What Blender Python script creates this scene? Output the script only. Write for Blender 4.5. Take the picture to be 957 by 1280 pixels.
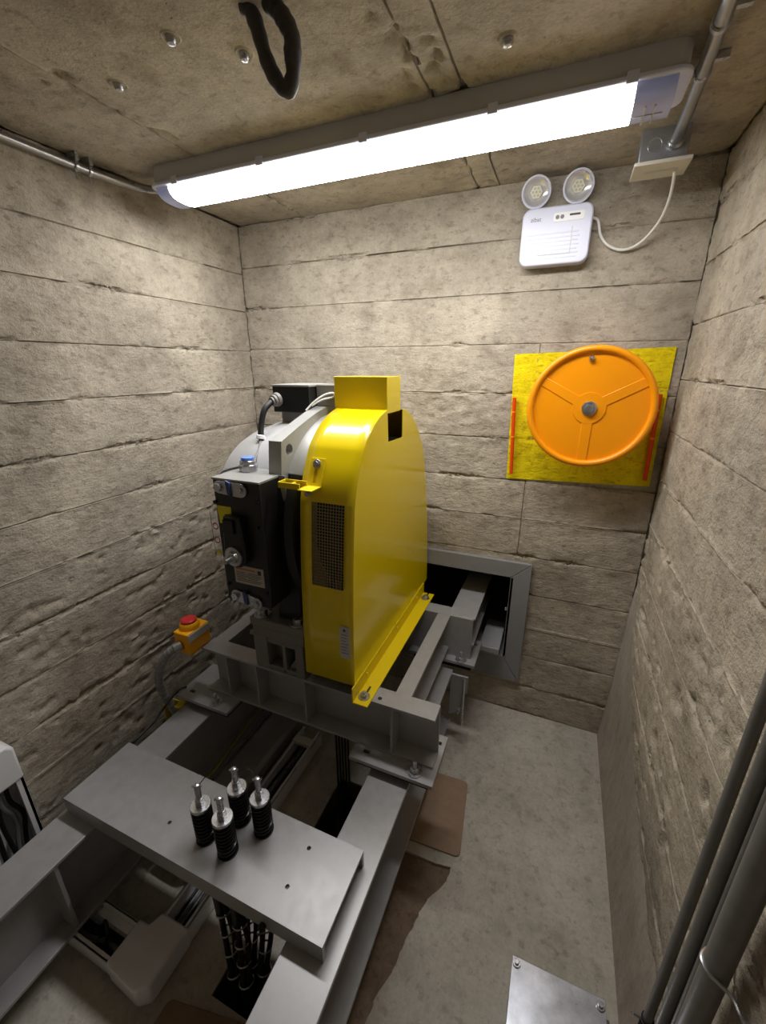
import bpy, math, random
import numpy as np
from mathutils import Vector, Matrix
R = math.radians
random.seed(7)
scene = bpy.context.scene
col = scene.collection
for o in list(bpy.data.objects): bpy.data.objects.remove(o)

# ---------------------------------------------------------------- camera (f = 525 px on a 957 px wide frame)
CAM_H = 1.75
PITCH, ROLL, YAW = R(19.0), R(-0.18), R(22.8)
def cam_rows():
    cp, sp = math.cos(PITCH), math.sin(PITCH)
    W = np.array([[1, 0, 0], [0, -sp, -cp], [0, cp, -sp]])
    c, s = math.cos(ROLL), math.sin(ROLL)
    C = np.array([[c, -s, 0], [s, c, 0], [0, 0, 1]]) @ W
    Rz = np.array([[math.cos(YAW), math.sin(YAW), 0], [-math.sin(YAW), math.cos(YAW), 0], [0, 0, 1]])
    return C @ Rz
CR = cam_rows()
cam_data = bpy.data.cameras.new('camera')
cam = bpy.data.objects.new('camera', cam_data)
col.objects.link(cam)
cam_data.sensor_fit = 'HORIZONTAL'
cam_data.sensor_width = 36.0
cam_data.lens = 525.0 / 957.0 * 36.0
cam_data.clip_start = 0.02
m = Matrix.Identity(4)
for i in range(3):
    m[i][0] = CR[0][i]; m[i][1] = -CR[1][i]; m[i][2] = -CR[2][i]
m[2][3] = CAM_H
cam.matrix_world = m
scene.camera = cam

# ---------------------------------------------------------------- world, exposure
world = bpy.data.worlds.new('world'); scene.world = world
world.use_nodes = True
world.node_tree.nodes['Background'].inputs[0].default_value = (0, 0, 0, 1)
world.node_tree.nodes['Background'].inputs[1].default_value = 0.0
scene.view_settings.view_transform = 'Standard'
scene.view_settings.look = 'None'
scene.view_settings.gamma = 1.0
scene.view_settings.use_curve_mapping = False
scene.view_settings.exposure = 1.2
LAMP_STRENGTH = 17.0

# ---------------------------------------------------------------- materials
def srgb(r, g, b):
    f = lambda c: (c / 255 / 12.92) if c / 255 <= 0.04045 else ((c / 255 + 0.055) / 1.055) ** 2.4
    return (f(r), f(g), f(b), 1)
def new_mat(name):
    mt = bpy.data.materials.new(name); mt.use_nodes = True
    nt = mt.node_tree; bs = nt.nodes['Principled BSDF']
    return mt, nt, bs
def N(nt, t, **kw):
    n = nt.nodes.new(t)
    for k, v in kw.items():
        if k in n.inputs: n.inputs[k].default_value = v
        else: setattr(n, k, v)
    return n
def ramp(nt, fac, stops):
    r = nt.nodes.new('ShaderNodeValToRGB'); e = r.color_ramp.elements
    while len(e) < len(stops): e.new(0.5)
    for i, (p, c) in enumerate(stops): e[i].position = p; e[i].color = c
    nt.links.new(fac, r.inputs[0]); return r
def mix(nt, fac, a, b, mode='MIX'):
    n = nt.nodes.new('ShaderNodeMix'); n.data_type = 'RGBA'; n.blend_type = mode
    for v, s in ((fac, n.inputs[0]), (a, n.inputs[6]), (b, n.inputs[7])):
        if hasattr(v, 'is_linked'): nt.links.new(v, s)
        else: s.default_value = v
    return n.outputs[2]
def simple(name, rgb, rough=0.5, metal=0.0, var=0.0, scale=30.0, bump=0.0, coat=0.0, spec=None):
    mt, nt, bs = new_mat(name)
    c = srgb(*rgb)
    bs.inputs['Base Color'].default_value = c
    bs.inputs['Roughness'].default_value = rough
    bs.inputs['Metallic'].default_value = metal
    if coat: bs.inputs['Coat Weight'].default_value = coat; bs.inputs['Coat Roughness'].default_value = 0.08
    if spec is not None: bs.inputs['Specular IOR Level'].default_value = spec
    if var or bump:
        geo = N(nt, 'ShaderNodeNewGeometry')
        nz = N(nt, 'ShaderNodeTexNoise', Scale=scale, Detail=6.0, Roughness=0.65)
        nt.links.new(geo.outputs['Position'], nz.inputs['Vector'])
        if var:
            lo = tuple(x * (1 - var) for x in c[:3]) + (1,); hi = tuple(min(1, x * (1 + var)) for x in c[:3]) + (1,)
            r = ramp(nt, nz.outputs['Fac'], [(0.3, lo), (0.7, hi)])
            nt.links.new(r.outputs[0], bs.inputs['Base Color'])
            mr = N(nt, 'ShaderNodeMapRange'); mr.inputs['To Min'].default_value = max(0, rough - 0.1); mr.inputs['To Max'].default_value = min(1, rough + 0.12)
            nt.links.new(nz.outputs['Fac'], mr.inputs['Value']); nt.links.new(mr.outputs[0], bs.inputs['Roughness'])
        if bump:
            b = N(nt, 'ShaderNodeBump', Strength=bump, Distance=0.002)
            sh = N(nt, 'ShaderNodeVectorMath', operation='ADD'); sh.inputs[1].default_value = (11.3, 27.9, 5.1); nt.links.new(geo.outputs['Position'], sh.inputs[0])
            nb = N(nt, 'ShaderNodeTexNoise', Scale=scale, Detail=6.0, Roughness=0.65); nt.links.new(sh.outputs[0], nb.inputs['Vector'])
            nt.links.new(nb.outputs['Fac'], b.inputs['Height']); nt.links.new(b.outputs[0], bs.inputs['Normal'])
    return mt
def concrete(name, lo, hi, stretch=(1, 1, 1), pit=1.0, bump=0.5, stain=(0.62, 0.58, 0.54), sc=1.0, grain=(1, 1, 1), fleck=0.5):
    """cast concrete: mottling, fine grain, dark pits; all colour in world space"""
    mt, nt, bs = new_mat(name)
    geo = N(nt, 'ShaderNodeNewGeometry')
    mp = N(nt, 'ShaderNodeMapping'); mp.inputs['Scale'].default_value = stretch
    sh = N(nt, 'ShaderNodeVectorMath', operation='ADD'); sh.inputs[1].default_value = (31.7, 17.3, 43.9)
    nt.links.new(geo.outputs['Position'], sh.inputs[0]); nt.links.new(sh.outputs[0], mp.inputs[0])
    mpb = N(nt, 'ShaderNodeMapping'); mpb.inputs['Scale'].default_value = stretch; nt.links.new(geo.outputs['Position'], mpb.inputs[0])
    P = sh.outputs[0]; S = mp.outputs[0]; PB = geo.outputs['Position']; SB = mpb.outputs[0]
    def noise(vec, scale, det=5.0, rough=0.6):
        n = N(nt, 'ShaderNodeTexNoise', Scale=scale * sc, Detail=det, Roughness=rough); nt.links.new(vec, n.inputs['Vector']); return n.outputs['Fac']
    n1 = noise(P, 2.6, 6, 0.62); n2 = noise(S, 26, 6, 0.7); n3 = noise(P, 120, 4, 0.6); n4 = noise(S, 9.0, 5, 0.65)
    b2 = noise(SB, 26, 6, 0.7); b3 = noise(PB, 120, 4, 0.6)
    c1 = ramp(nt, n1, [(0.34, lo), (0.66, hi)]).outputs[0]
    g = ramp(nt, n2, [(0.30, (0.80, 0.79, 0.78, 1)), (0.55, (1, 1, 1, 1)), (0.8, (1.0, 1.0, 1.0, 1))]).outputs[0]
    c2 = mix(nt, 0.9, c1, g, 'MULTIPLY')
    st = ramp(nt, n4, [(0.50, (1, 1, 1, 1)), (0.72, stain + (1,))]).outputs[0]
    c3 = mix(nt, 0.8, c2, st, 'MULTIPLY')
    fine = ramp(nt, n3, [(0.3, (0.86, 0.86, 0.86, 1)), (0.6, (1.04, 1.04, 1.04, 1))]).outputs[0]
    c4 = mix(nt, 0.8, c3, fine, 'MULTIPLY')
    # air holes: small dark pits
    v = N(nt, 'ShaderNodeTexVoronoi', Scale=46.0 * sc); nt.links.new(PB, v.inputs['Vector'])
    rnd = N(nt, 'ShaderNodeSeparateColor'); nt.links.new(v.outputs['Color'], rnd.inputs[0])
    thr = N(nt, 'ShaderNodeMapRange'); thr.inputs['From Min'].default_value = 0.72; thr.inputs['From Max'].default_value = 1.0
    thr.inputs['To Min'].default_value = 0.0; thr.inputs['To Max'].default_value = 0.26 * pit
    nt.links.new(rnd.outputs[0], thr.inputs['Value'])
    wob = N(nt, 'ShaderNodeMath', operation='MULTIPLY_ADD'); wob.inputs[1].default_value = 0.35; nt.links.new(b3, wob.inputs[0]); nt.links.new(v.outputs['Distance'], wob.inputs[2])
    sub = N(nt, 'ShaderNodeMath', operation='SUBTRACT'); nt.links.new(thr.outputs[0], sub.inputs[0]); nt.links.new(wob.outputs[0], sub.inputs[1])
    off = N(nt, 'ShaderNodeMath', operation='ADD'); off.inputs[1].default_value = 0.16; nt.links.new(sub.outputs[0], off.inputs[0])
    pm = ramp(nt, off.outputs[0], [(0.0, (0, 0, 0, 1)), (0.05, (1, 1, 1, 1))]).outputs[0]
    mp2 = N(nt, 'ShaderNodeMapping'); mp2.inputs['Scale'].default_value = grain
    nt.links.new(P, mp2.inputs[0])
    mp3 = N(nt, 'ShaderNodeMapping'); mp3.inputs['Scale'].default_value = grain; nt.links.new(PB, mp3.inputs[0])
    b5 = noise(mp3.outputs[0], 34, 5, 0.72); b6 = noise(mp3.outputs[0], 13, 6, 0.75)
    n5 = noise(mp2.outputs[0], 34, 5, 0.72); n6 = noise(mp2.outputs[0], 13, 6, 0.75)
    fl = ramp(nt, n5, [(0.555, (1, 1, 1, 1)), (0.63, (0.55, 0.53, 0.51, 1))]).outputs[0]
    c4 = mix(nt, fleck, c4, fl, 'MULTIPLY')
    hl = ramp(nt, n6, [(0.30, (1.10, 1.10, 1.09, 1)), (0.45, (1, 1, 1, 1)), (0.60, (1, 1, 1, 1)), (0.72, (0.74, 0.72, 0.69, 1))]).outputs[0]
    c5 = mix(nt, 0.9, c4, hl, 'MULTIPLY')
    nt.links.new(c5, bs.inputs['Base Color'])
    bs.inputs['Roughness'].default_value = 0.92
    bs.inputs['Specular IOR Level'].default_value = 0.25
    h1 = N(nt, 'ShaderNodeMath', operation='MULTIPLY_ADD'); h1.inputs[1].default_value = 0.55; nt.links.new(b2, h1.inputs[0])
    h0 = N(nt, 'ShaderNodeMath', operation='MULTIPLY'); h0.inputs[1].default_value = 0.35; nt.links.new(b3, h0.inputs[0]); nt.links.new(h0.outputs[0], h1.inputs[2])
    h2a = N(nt, 'ShaderNodeMath', operation='SUBTRACT'); nt.links.new(h1.outputs[0], h2a.inputs[0]); nt.links.new(pm, h2a.inputs[1])
    h2b = N(nt, 'ShaderNodeMath', operation='MULTIPLY_ADD'); h2b.inputs[1].default_value = -1.1; nt.links.new(b6, h2b.inputs[0]); nt.links.new(h2a.outputs[0], h2b.inputs[2])
    h2 = N(nt, 'ShaderNodeMath', operation='MULTIPLY_ADD'); h2.inputs[1].default_value = -0.9 * fleck; nt.links.new(b5, h2.inputs[0]); nt.links.new(h2b.outputs[0], h2.inputs[2])
    b = N(nt, 'ShaderNodeBump', Strength=bump, Distance=0.0055); nt.links.new(h2.outputs[0], b.inputs['Height'])
    nt.links.new(b.outputs[0], bs.inputs['Normal'])
    return mt
M = {}
M['wall'] = concrete('board_marked_concrete', srgb(160, 151, 137), srgb(198, 188, 171), (0.9, 0.9, 1.2), 0.55, 1.3, (0.66, 0.64, 0.61), 1.0, (0.75, 0.75, 1.5), 0.6)
M['ceil'] = concrete('ceiling_concrete', srgb(160, 151, 137), srgb(198, 188, 171), (1, 1, 1), 1.0, 0.7)
M['floor'] = concrete('trowelled_screed', srgb(172, 167, 157), srgb(200, 194, 183), (1, 1, 1), 0.25, 0.25, (0.70, 0.69, 0.67), 0.8, (1, 1, 1), 0.45)
M['brown_floor'] = concrete('brown_subfloor', srgb(118, 101, 87), srgb(148, 128, 111), (1, 1, 1), 0.6, 0.35)
M['plaster'] = concrete('smooth_plaster', srgb(160, 151, 141), srgb(182, 172, 161), (1, 1, 0.5), 0.15, 0.2, (0.85, 0.84, 0.82), 0.7, (1, 1, 0.3), 0.3)
M['yellow_wall'] = concrete('yellow_wall_paint', srgb(226, 205, 10), srgb(250, 232, 20), (1, 1, 1), 1.0, 0.9, (0.78, 0.75, 0.5), 1.0, (0.6, 0.6, 1.7), 0.8)
M['board'] = simple('brown_board', (148, 124, 103), 0.8, 0, 0.12, 25, 0.15)
M['steel'] = simple('grey_painted_steel', (164, 163, 165), 0.36, 0.2, 0.08, 26, 0.06)
M['frame_steel'] = simple('grey_frame_paint', (142, 143, 146), 0.4, 0.1, 0.06, 15, 0.03)
M['grille'] = simple('grille_wire', (170, 160, 130), 0.5, 0.2)
M['rubber'] = simple('black_rubber', (26, 26, 27), 0.75)
M['black'] = simple('black_paint', (27, 27, 28), 0.38, 0, 0.08, 40)
M['black_gloss'] = simple('black_plastic', (18, 18, 20), 0.3)
M['yellow'] = simple('yellow_gloss_paint', (232, 205, 12), 0.2, 0, 0.0, 10, 0.0, 0.3)
M['yellow_dull'] = simple('yellow_bracket_paint', (232, 205, 12), 0.4)
M['orange'] = simple('orange_enamel', (255, 158, 6), 0.33, 0, 0.03, 5)
M['red'] = simple('red_orange_paint', (226, 72, 10), 0.4)
M['red_button'] = simple('red_plastic', (205, 40, 45), 0.35)
M['estop'] = simple('amber_plastic', (250, 175, 10), 0.35)
M['zinc'] = simple('zinc_plated_steel', (190, 191, 195), 0.28, 0.9, 0.06, 40)
M['galv'] = simple('galvanised_sheet', (172, 175, 180), 0.42, 0.8, 0.16, 18, 0.04)
M['galv_bright'] = simple('scuffed_bright_sheet', (196, 200, 210), 0.3, 0.75, 0.4, 7, 0.05)
M['conduit'] = simple('galvanised_conduit', (165, 165, 166), 0.3, 0.9, 0.1, 25)
M['pipe_grey'] = simple('dark_grey_conduit', (128, 126, 123), 0.4, 0.15, 0.12, 30, 0.03)
M['cast'] = simple('silver_casting', (168, 168, 166), 0.42, 0.25, 0.05, 60, 0.05)
M['motor'] = simple('light_grey_motor_paint', (190, 191, 194), 0.4, 0.1, 0.03, 10)
M['pedestal'] = simple('grey_cast_pedestal', (128, 124, 119), 0.5, 0.2, 0.06, 30, 0.05)
M['white'] = simple('white_plastic', (240, 240, 243), 0.35)
M['white_lilac'] = simple('lilac_white_plastic', (214, 217, 236), 0.35)
M['cream'] = simple('cream_cover_plate', (214, 210, 197), 0.45)
M['cable_black'] = simple('black_cable_sheath', (20, 20, 21), 0.5)
M['cable_grey'] = simple('grey_cable_sheath', (120, 121, 123), 0.5)
M['cable_white'] = simple('white_cable_sheath', (232, 231, 228), 0.4)
M['earth'] = simple('green_yellow_sheath', (150, 165, 40), 0.5)
M['rope'] = simple('dark_wire_rope', (38, 36, 34), 0.55, 0.5, 0.2, 200, 0.3)
M['flex'] = simple('grey_flexible_conduit', (150, 151, 152), 0.45, 0.3)
M['blue'] = simple('blue_cap', (110, 150, 235), 0.35)
M['blue_dark'] = simple('blue_clip', (60, 80, 130), 0.4)
M['print'] = simple('dark_print', (60, 60, 62), 0.6)
M['orange_print'] = simple('orange_print', (190, 120, 60), 0.6)
M['plate'] = simple('aluminium_nameplate', (186, 180, 168), 0.45, 0.2)
M['label_grey'] = simple('grey_white_label', (196, 196, 196), 0.5)
M['label_yellow'] = simple('yellow_sticker', (236, 222, 20), 0.5)
M['sling'] = simple('black_tape_wrap', (66, 62, 60), 0.6, 0, 0.35, 60, 0.5)
M['reflector'] = simple('lamp_reflector', (225, 226, 232), 0.2, 0.6)
M['led'] = simple('led_cluster', (235, 232, 205), 0.5)
mt, nt, bs = new_mat('lit_lamp_lens'); nt.nodes.remove(bs)
em = N(nt, 'ShaderNodeEmission'); em.inputs[0].default_value = (1.0, 0.985, 0.965, 1); em.inputs[1].default_value = LAMP_STRENGTH
nt.links.new(em.outputs[0], nt.nodes['Material Output'].inputs[0]); M['lamp'] = mt
mt, nt, bs = new_mat('lit_lamp_flank'); nt.nodes.remove(bs)
em = N(nt, 'ShaderNodeEmission'); em.inputs[0].default_value = (1.0, 0.985, 0.965, 1); em.inputs[1].default_value = LAMP_STRENGTH * 0.14
nt.links.new(em.outputs[0], nt.nodes['Material Output'].inputs[0]); M['lamp_flank'] = mt
mt, nt, bs = new_mat('clear_plastic'); bs.inputs['Base Color'].default_value = (0.93, 0.95, 1, 1); bs.inputs['Roughness'].default_value = 0.06
bs.inputs['Transmission Weight'].default_value = 1.0; bs.inputs['IOR'].default_value = 1.35; M['clear'] = mt
mt, nt, bs = new_mat('frosted_lamp_end'); bs.inputs['Base Color'].default_value = (0.62, 0.68, 0.92, 1); bs.inputs['Roughness'].default_value = 0.25
bs.inputs['Transmission Weight'].default_value = 0.35; M['frost'] = mt

# ---------------------------------------------------------------- mesh helpers
ORG = {}
def basis(d):
    d = Vector(d).normalized()
    a = Vector((0, 0, 1)) if abs(d.z) < 0.9 else Vector((1, 0, 0))
    u = d.cross(a).normalized(); v = d.cross(u).normalized()
    return d, u, v
class G:
    def __init__(s): s.v = []; s.f = []
    def add(s, vs, fs):
        k = len(s.v); s.v += [tuple(x) for x in vs]; s.f += [tuple(i + k for i in f) for f in fs]; return s
    def box(s, x0, x1, y0, y1, z0, z1):
        vs = [(x, y, z) for z in (z0, z1) for y in (y0, y1) for x in (x0, x1)]
        return s.add(vs, [(0, 2, 3, 1), (4, 5, 7, 6), (0, 1, 5, 4), (2, 6, 7, 3), (0, 4, 6, 2), (1, 3, 7, 5)])
    def cyl(s, p0, p1, r0, r1=None, seg=16, caps=True):
        r1 = r0 if r1 is None else r1
        p0 = Vector(p0); p1 = Vector(p1); d, u, v = basis(p1 - p0)
        vs = []
        for p, r in ((p0, r0), (p1, r1)):
            for i in range(seg):
                a = 2 * math.pi * i / seg; vs.append(p + (u * math.cos(a) + v * math.sin(a)) * r)
        fs = [(i, (i + 1) % seg, seg + (i + 1) % seg, seg + i) for i in range(seg)]
        if caps: fs += [tuple(range(seg))[::-1], tuple(range(seg, 2 * seg))]
        return s.add(vs, fs)
    def lathe(s, c, axis, prof, seg=24, close=False, caps=True):
        """prof: list of (radius, height along axis) from centre c"""
        c = Vector(c); d, u, v = basis(axis); vs = []; n = len(prof)
        for r, h in prof:
            for i in range(seg):
                a = 2 * math.pi * i / seg; vs.append(c + d * h + (u * math.cos(a) + v * math.sin(a)) * r)
        fs = []
        for j in range(n - 1 if not close else n):
            k = (j + 1) % n
            for i in range(seg):
                fs.append((j * seg + i, j * seg + (i + 1) % seg, k * seg + (i + 1) % seg, k * seg + i))
        if not close and caps:
            if prof[0][0] > 1e-6: fs.append(tuple(range(seg))[::-1])
            if prof[-1][0] > 1e-6: fs.append(tuple(range((n - 1) * seg, n * seg)))
        return s.add(vs, fs)
    def tube(s, pts, r, seg=10, smooth=True, sub=6, rfun=None):
        P = [Vector(p) for p in pts]
        if smooth and len(P) > 2:
            Q = []
            for i in range(len(P) - 1):
                a = P[max(i - 1, 0)]; b = P[i]; c = P[i + 1]; d = P[min(i + 2, len(P) - 1)]
                for t in range(sub):
                    t /= sub
                    Q.append(0.5 * ((2 * b) + (c - a) * t + (2 * a - 5 * b + 4 * c - d) * t * t + (3 * b - a - 3 * c + d) * t ** 3))
            Q.append(P[-1]); P = Q
        d, u, v = basis(P[1] - P[0]); vs = []
        for i, p in enumerate(P):
            t = (P[min(i + 1, len(P) - 1)] - P[max(i - 1, 0)]).normalized()
            u = (u - t * u.dot(t)).normalized(); v = t.cross(u)
            rr = r if rfun is None else r * rfun(i / (len(P) - 1))
            for k in range(seg):
                a = 2 * math.pi * k / seg; vs.append(p + (u * math.cos(a) + v * math.sin(a)) * rr)
        n = len(P)
        fs = [(j * seg + i, j * seg + (i + 1) % seg, (j + 1) * seg + (i + 1) % seg, (j + 1) * seg + i) for j in range(n - 1) for i in range(seg)]
        fs += [tuple(range(seg))[::-1], tuple(range((n - 1) * seg, n * seg))]
        return s.add(vs, fs)
    def prism(s, poly, axis, a, b):
        """polygon in the two other axes (cyclic order kept: x->(y,z), y->(x,z), z->(x,y)) extruded from a to b"""
        def P(p, h):
            return {'x': (h, p[0], p[1]), 'y': (p[0], h, p[1]), 'z': (p[0], p[1], h)}[axis]
        n = len(poly); vs = [P(p, a) for p in poly] + [P(p, b) for p in poly]
        fs = [tuple(range(n))[::-1], tuple(range(n, 2 * n))] + [(i, (i + 1) % n, n + (i + 1) % n, n + i) for i in range(n)]
        return s.add(vs, fs)
    def obj(s, name, mat, parent=None, bevel=0.0, smooth=True, angle=35, bseg=2, solid=0.0, label=None):
        org = ORG.get(parent.name, Vector((0, 0, 0))) if parent else Vector((0, 0, 0))
        if parent is None and s.v:
            xs = [v[0] for v in s.v]; ys = [v[1] for v in s.v]; zs = [v[2] for v in s.v]
            org = Vector(((min(xs) + max(xs)) / 2, (min(ys) + max(ys)) / 2, min(zs)))
        me = bpy.data.meshes.new(name)
        me.from_pydata([(v[0] - org.x, v[1] - org.y, v[2] - org.z) for v in s.v], [], s.f)
        import bmesh
        bm = bmesh.new(); bm.from_mesh(me); bmesh.ops.recalc_face_normals(bm, faces=bm.faces); bm.to_mesh(me); bm.free()
        if smooth:
            me.polygons.foreach_set('use_smooth', [True] * len(me.polygons))
            me.set_sharp_from_angle(angle=R(angle))
        me.materials.append(M[mat])
        o = bpy.data.objects.new(name, me); col.objects.link(o)
        if parent: o.parent = parent
        else: o.location = org
        ORG[o.name] = org
        if solid:
            md = o.modifiers.new('solid', 'SOLIDIFY'); md.thickness = solid; md.offset = 0
        if bevel:
            md = o.modifiers.new('bevel', 'BEVEL'); md.width = bevel; md.segments = bseg; md.limit_method = 'ANGLE'; md.angle_limit = R(40)
            md.harden_normals = False
        if label: o['label'] = label
        return o
def cut(o, g):
    """drill the world-space cutter g out of part o"""
    org = ORG[o.name]
    cm = bpy.data.meshes.new('cutter'); cm.from_pydata([(v[0] - org.x, v[1] - org.y, v[2] - org.z) for v in g.v], [], g.f)
    import bmesh
    bm = bmesh.new(); bm.from_mesh(cm); bmesh.ops.recalc_face_normals(bm, faces=bm.faces); bm.to_mesh(cm); bm.free()
    a = bpy.data.objects.new('cut_a', o.data); b = bpy.data.objects.new('cut_b', cm); col.objects.link(a); col.objects.link(b)
    md = a.modifiers.new('b', 'BOOLEAN'); md.object = b; md.operation = 'DIFFERENCE'; md.solver = 'EXACT'; md.use_self = True
    dg = bpy.context.evaluated_depsgraph_get(); dg.update()
    me = bpy.data.meshes.new_from_object(a.evaluated_get(dg)); old = o.data
    bpy.data.objects.remove(a); bpy.data.objects.remove(b)
    o.data = me; me.name = old.name
    if not me.materials: me.materials.append(old.materials[0])
    me.polygons.foreach_set('use_smooth', [True] * len(me.polygons)); me.set_sharp_from_angle(angle=R(35))
def tag(o, label, cat, group=None):
    o['label'] = label; o['category'] = cat
    if group: o['group'] = group
    return o
def thing(name, label, cat, loc, group=None):
    o = bpy.data.objects.new(name, None); col.objects.link(o); o.empty_display_size = 0.05
    o.location = loc; ORG[o.name] = Vector(loc)
    return tag(o, label, cat, group)
def copy_tree(o, loc, label=None):
    r = o.copy(); col.objects.link(r); r.location = loc; ORG[r.name] = Vector(loc)
    if label: r['label'] = label
    for ch in list(o.children):
        c = ch.copy(); col.objects.link(c); c.parent = r
        for g in list(ch.children):
            d = g.copy(); col.objects.link(d); d.parent = c
    return r
def struct(o): o['kind'] = 'structure'; return o
def text_part(name, s, size, loc, rot, mat, parent, depth=0.0004, bold=0.0):
    cu = bpy.data.curves.new(name, 'FONT'); cu.body = s; cu.size = size; cu.extrude = depth; cu.offset = bold
    cu.align_x = 'CENTER'; cu.align_y = 'CENTER'
    t = bpy.data.objects.new(name, cu); col.objects.link(t)
    bpy.context.view_layer.update()
    me = bpy.data.meshes.new_from_object(t)
    bpy.data.objects.remove(t)
    mat4 = Matrix.Translation(Vector(loc) - ORG[parent.name]) @ rot.to_4x4()
    me.transform(mat4); me.materials.clear(); me.materials.append(M[mat])
    o = bpy.data.objects.new(name, me); col.objects.link(o); o.parent = parent
    return o
FACE_FRONT = Matrix(((1, 0, 0), (0, 0, -1), (0, 1, 0)))     # text lying on a face that looks to -Y
def bolt(parent, p, r=0.011, h=0.03, name='anchor_bolt', axis=(0, 0, 1), washer=True):
    p = Vector(p); a = Vector(axis).normalized(); g = G()
    if washer: g.cyl(p - a * 0.001, p + a * 0.004, r * 1.75, seg=18)
    g.cyl(p + a * 0.003, p + a * (0.004 + r), r * 1.05, seg=6)
    if h > 0: g.cyl(p, p + a * (0.004 + r + h), r * 0.5, seg=10)
    return g.obj(name, 'zinc', parent, bevel=0.0008)

# ---------------------------------------------------------------- value noise for relief
def _hash(ix, iy, seed):
    h = (ix.astype(np.int64) * 374761393 + iy.astype(np.int64) * 668265263 + seed * 2147483647 // 7) & 0xffffffff
    h = ((h ^ (h >> 13)) * 1274126177) & 0xffffffff
    return ((h ^ (h >> 16)) & 0xffff) / 65535.0
def vnoise(x, y, seed=0):
    x = np.asarray(x, float); y = np.asarray(y, float)
    ix = np.floor(x); iy = np.floor(y); fx = x - ix; fy = y - iy
    fx = fx * fx * (3 - 2 * fx); fy = fy * fy * (3 - 2 * fy)
    a = _hash(ix, iy, seed); b = _hash(ix + 1, iy, seed); c = _hash(ix, iy + 1, seed); d = _hash(ix + 1, iy + 1, seed)
    return (a * (1 - fx) + b * fx) * (1 - fy) + (c * (1 - fx) + d * fx) * fy
def fbm(x, y, seed=0, o=3):
    t = 0; s = 0; am = 1.0
    for k in range(o): t = t + am * vnoise(x * 2 ** k, y * 2 ** k, seed + 17 * k); s += am; am *= 0.55
    return t / s * 2 - 1

# ---------------------------------------------------------------- room shell
X0, X1, Y0, Y1, ZC = -1.57, 0.385, -0.75, 1.924, 2.40
def relief(u, w, band, seed, rough):
    """depth of the cast surface in metres at (u along the wall, w height)"""
    d = 0.0022 * fbm(u * 5, w * 9, seed) + 0.0013 * fbm(u * 16, w * 60, seed + 5)
    rr = np.clip(rough(u, w), 0, 3)
    chip = np.clip(fbm(u * 16, w * 34, seed + 9, 4) - 0.22, 0, 0.25)
    d = d - 0.055 * rr * chip
    return d + 0.0014 * fbm(u * 38, w * 38, seed + 3) * (0.5 + rr) + 0.003 * (vnoise(np.array([band * 3.7]), np.array([seed]), 4)[0] - 0.5)
def wall_band(parent, place, u0, u1, w0, w1, band, seed, rough, hole=None, mat='wall', du=0.0125, joint=0.008):
    nu = max(2, int((u1 - u0) / (du * 0.66))); nw = max(3, int((w1 - w0) / du))
    us = np.linspace(u0, u1, nu + 1); ws = np.linspace(w0, w1, nw + 1)
    us = np.concatenate([[u0, u0 + 0.003], us[1:-1], [u1 - 0.003, u1]]); ws = np.concatenate([[w0, w0 + 0.0025, w0 + 0.006], ws[1:-1], [w1 - 0.006, w1 - 0.0025, w1]])
    U, W = np.meshgrid(us, ws)
    D = relief(U, W, band, seed, rough)
    # ragged, recessed arrises where two boards of the formwork met; here and there a fin of leaked paste
    one = np.ones_like(us); rng = np.random.default_rng(seed * 100 + band)
    for sgn, k in ((1, 0), (-1, 1)):
        e0, e1, e2 = (0, 1, 2) if sgn > 0 else (-1, -2, -3)
        q = vnoise(us * 45, one * (band + k), seed + 31); ql = vnoise(us * 2.6, one * (band + k), seed + 37); qm = vnoise(us * 11, one * (band + k), seed + 39)
        w_ = rng.random(len(us))
        D[e0] -= joint * np.clip(0.22 + 1.9 * q * ql ** 1.5 + 0.5 * w_ * ql, 0, 1.8)
        brk = np.clip(qm * ql * 2.6 - 0.55, 0, 1)
        D[e1] -= joint * 1.5 * brk * (0.2 + w_)
        D[e2] -= joint * 0.8 * brk * rng.random(len(us))
        W[e0] += sgn * (0.0002 + 0.0012 * q * ql)
        W[e1] += sgn * (0.0005 + 0.007 * brk * w_)
        W[e2] += sgn * 0.012 * brk * rng.random(len(us))
        fb = vnoise(np.array([7.3 * (band + k)]), np.array([seed * 1.0]), 61)[0]
        if fb > 0.55: D[e1] += 0.0045 * (fb - 0.3) * (0.4 + q) * np.clip(1.3 - 2.2 * brk, 0, 1)
    if U.min() > -9:
        for c_, inner in ((0, 1), (-1, -2)):
            rc = rng.random(len(ws)); D[:, c_] -= joint * (0.3 + 0.8 * rc); D[:, inner] += 0.004 * (rng.random(len(ws)) - 0.45)
    ny, nx = U.shape
    g = G(); g.v = [place(U[j, i], W[j, i], D[j, i]) for j in range(ny) for i in range(nx)]
    for j in range(ny - 1):
        for i in range(nx - 1):
            if hole:
                cu, cw = (us[i] + us[i + 1]) / 2, (ws[j] + ws[j + 1]) / 2
                if hole[0] < cu < hole[1] and hole[2] < cw < hole[3]: continue
            g.f.append((j * nx + i, j * nx + i + 1, (j + 1) * nx + i + 1, (j + 1) * nx + i))
    if not g.f: return None
    o = g.obj('concrete_course', mat, parent, smooth=True, angle=50)
    return o
def build_wall(name, place, u0, u1, joints, seed, rough, slab, seams=None, hole=None):
    w = struct(slab.obj(name, 'wall', smooth=False))
    js = [0.0] + joints + [ZC]
    for b in range(len(js) - 1):
        cuts = [u0] + (seams(b, js[b], js[b + 1]) if seams else []) + [u1]
        for a, c in zip(cuts[:-1], cuts[1:]):
            wall_band(w, place, a, c, js[b], js[b + 1], b, seed, rough, hole)
    return w
T = 0.10
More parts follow.
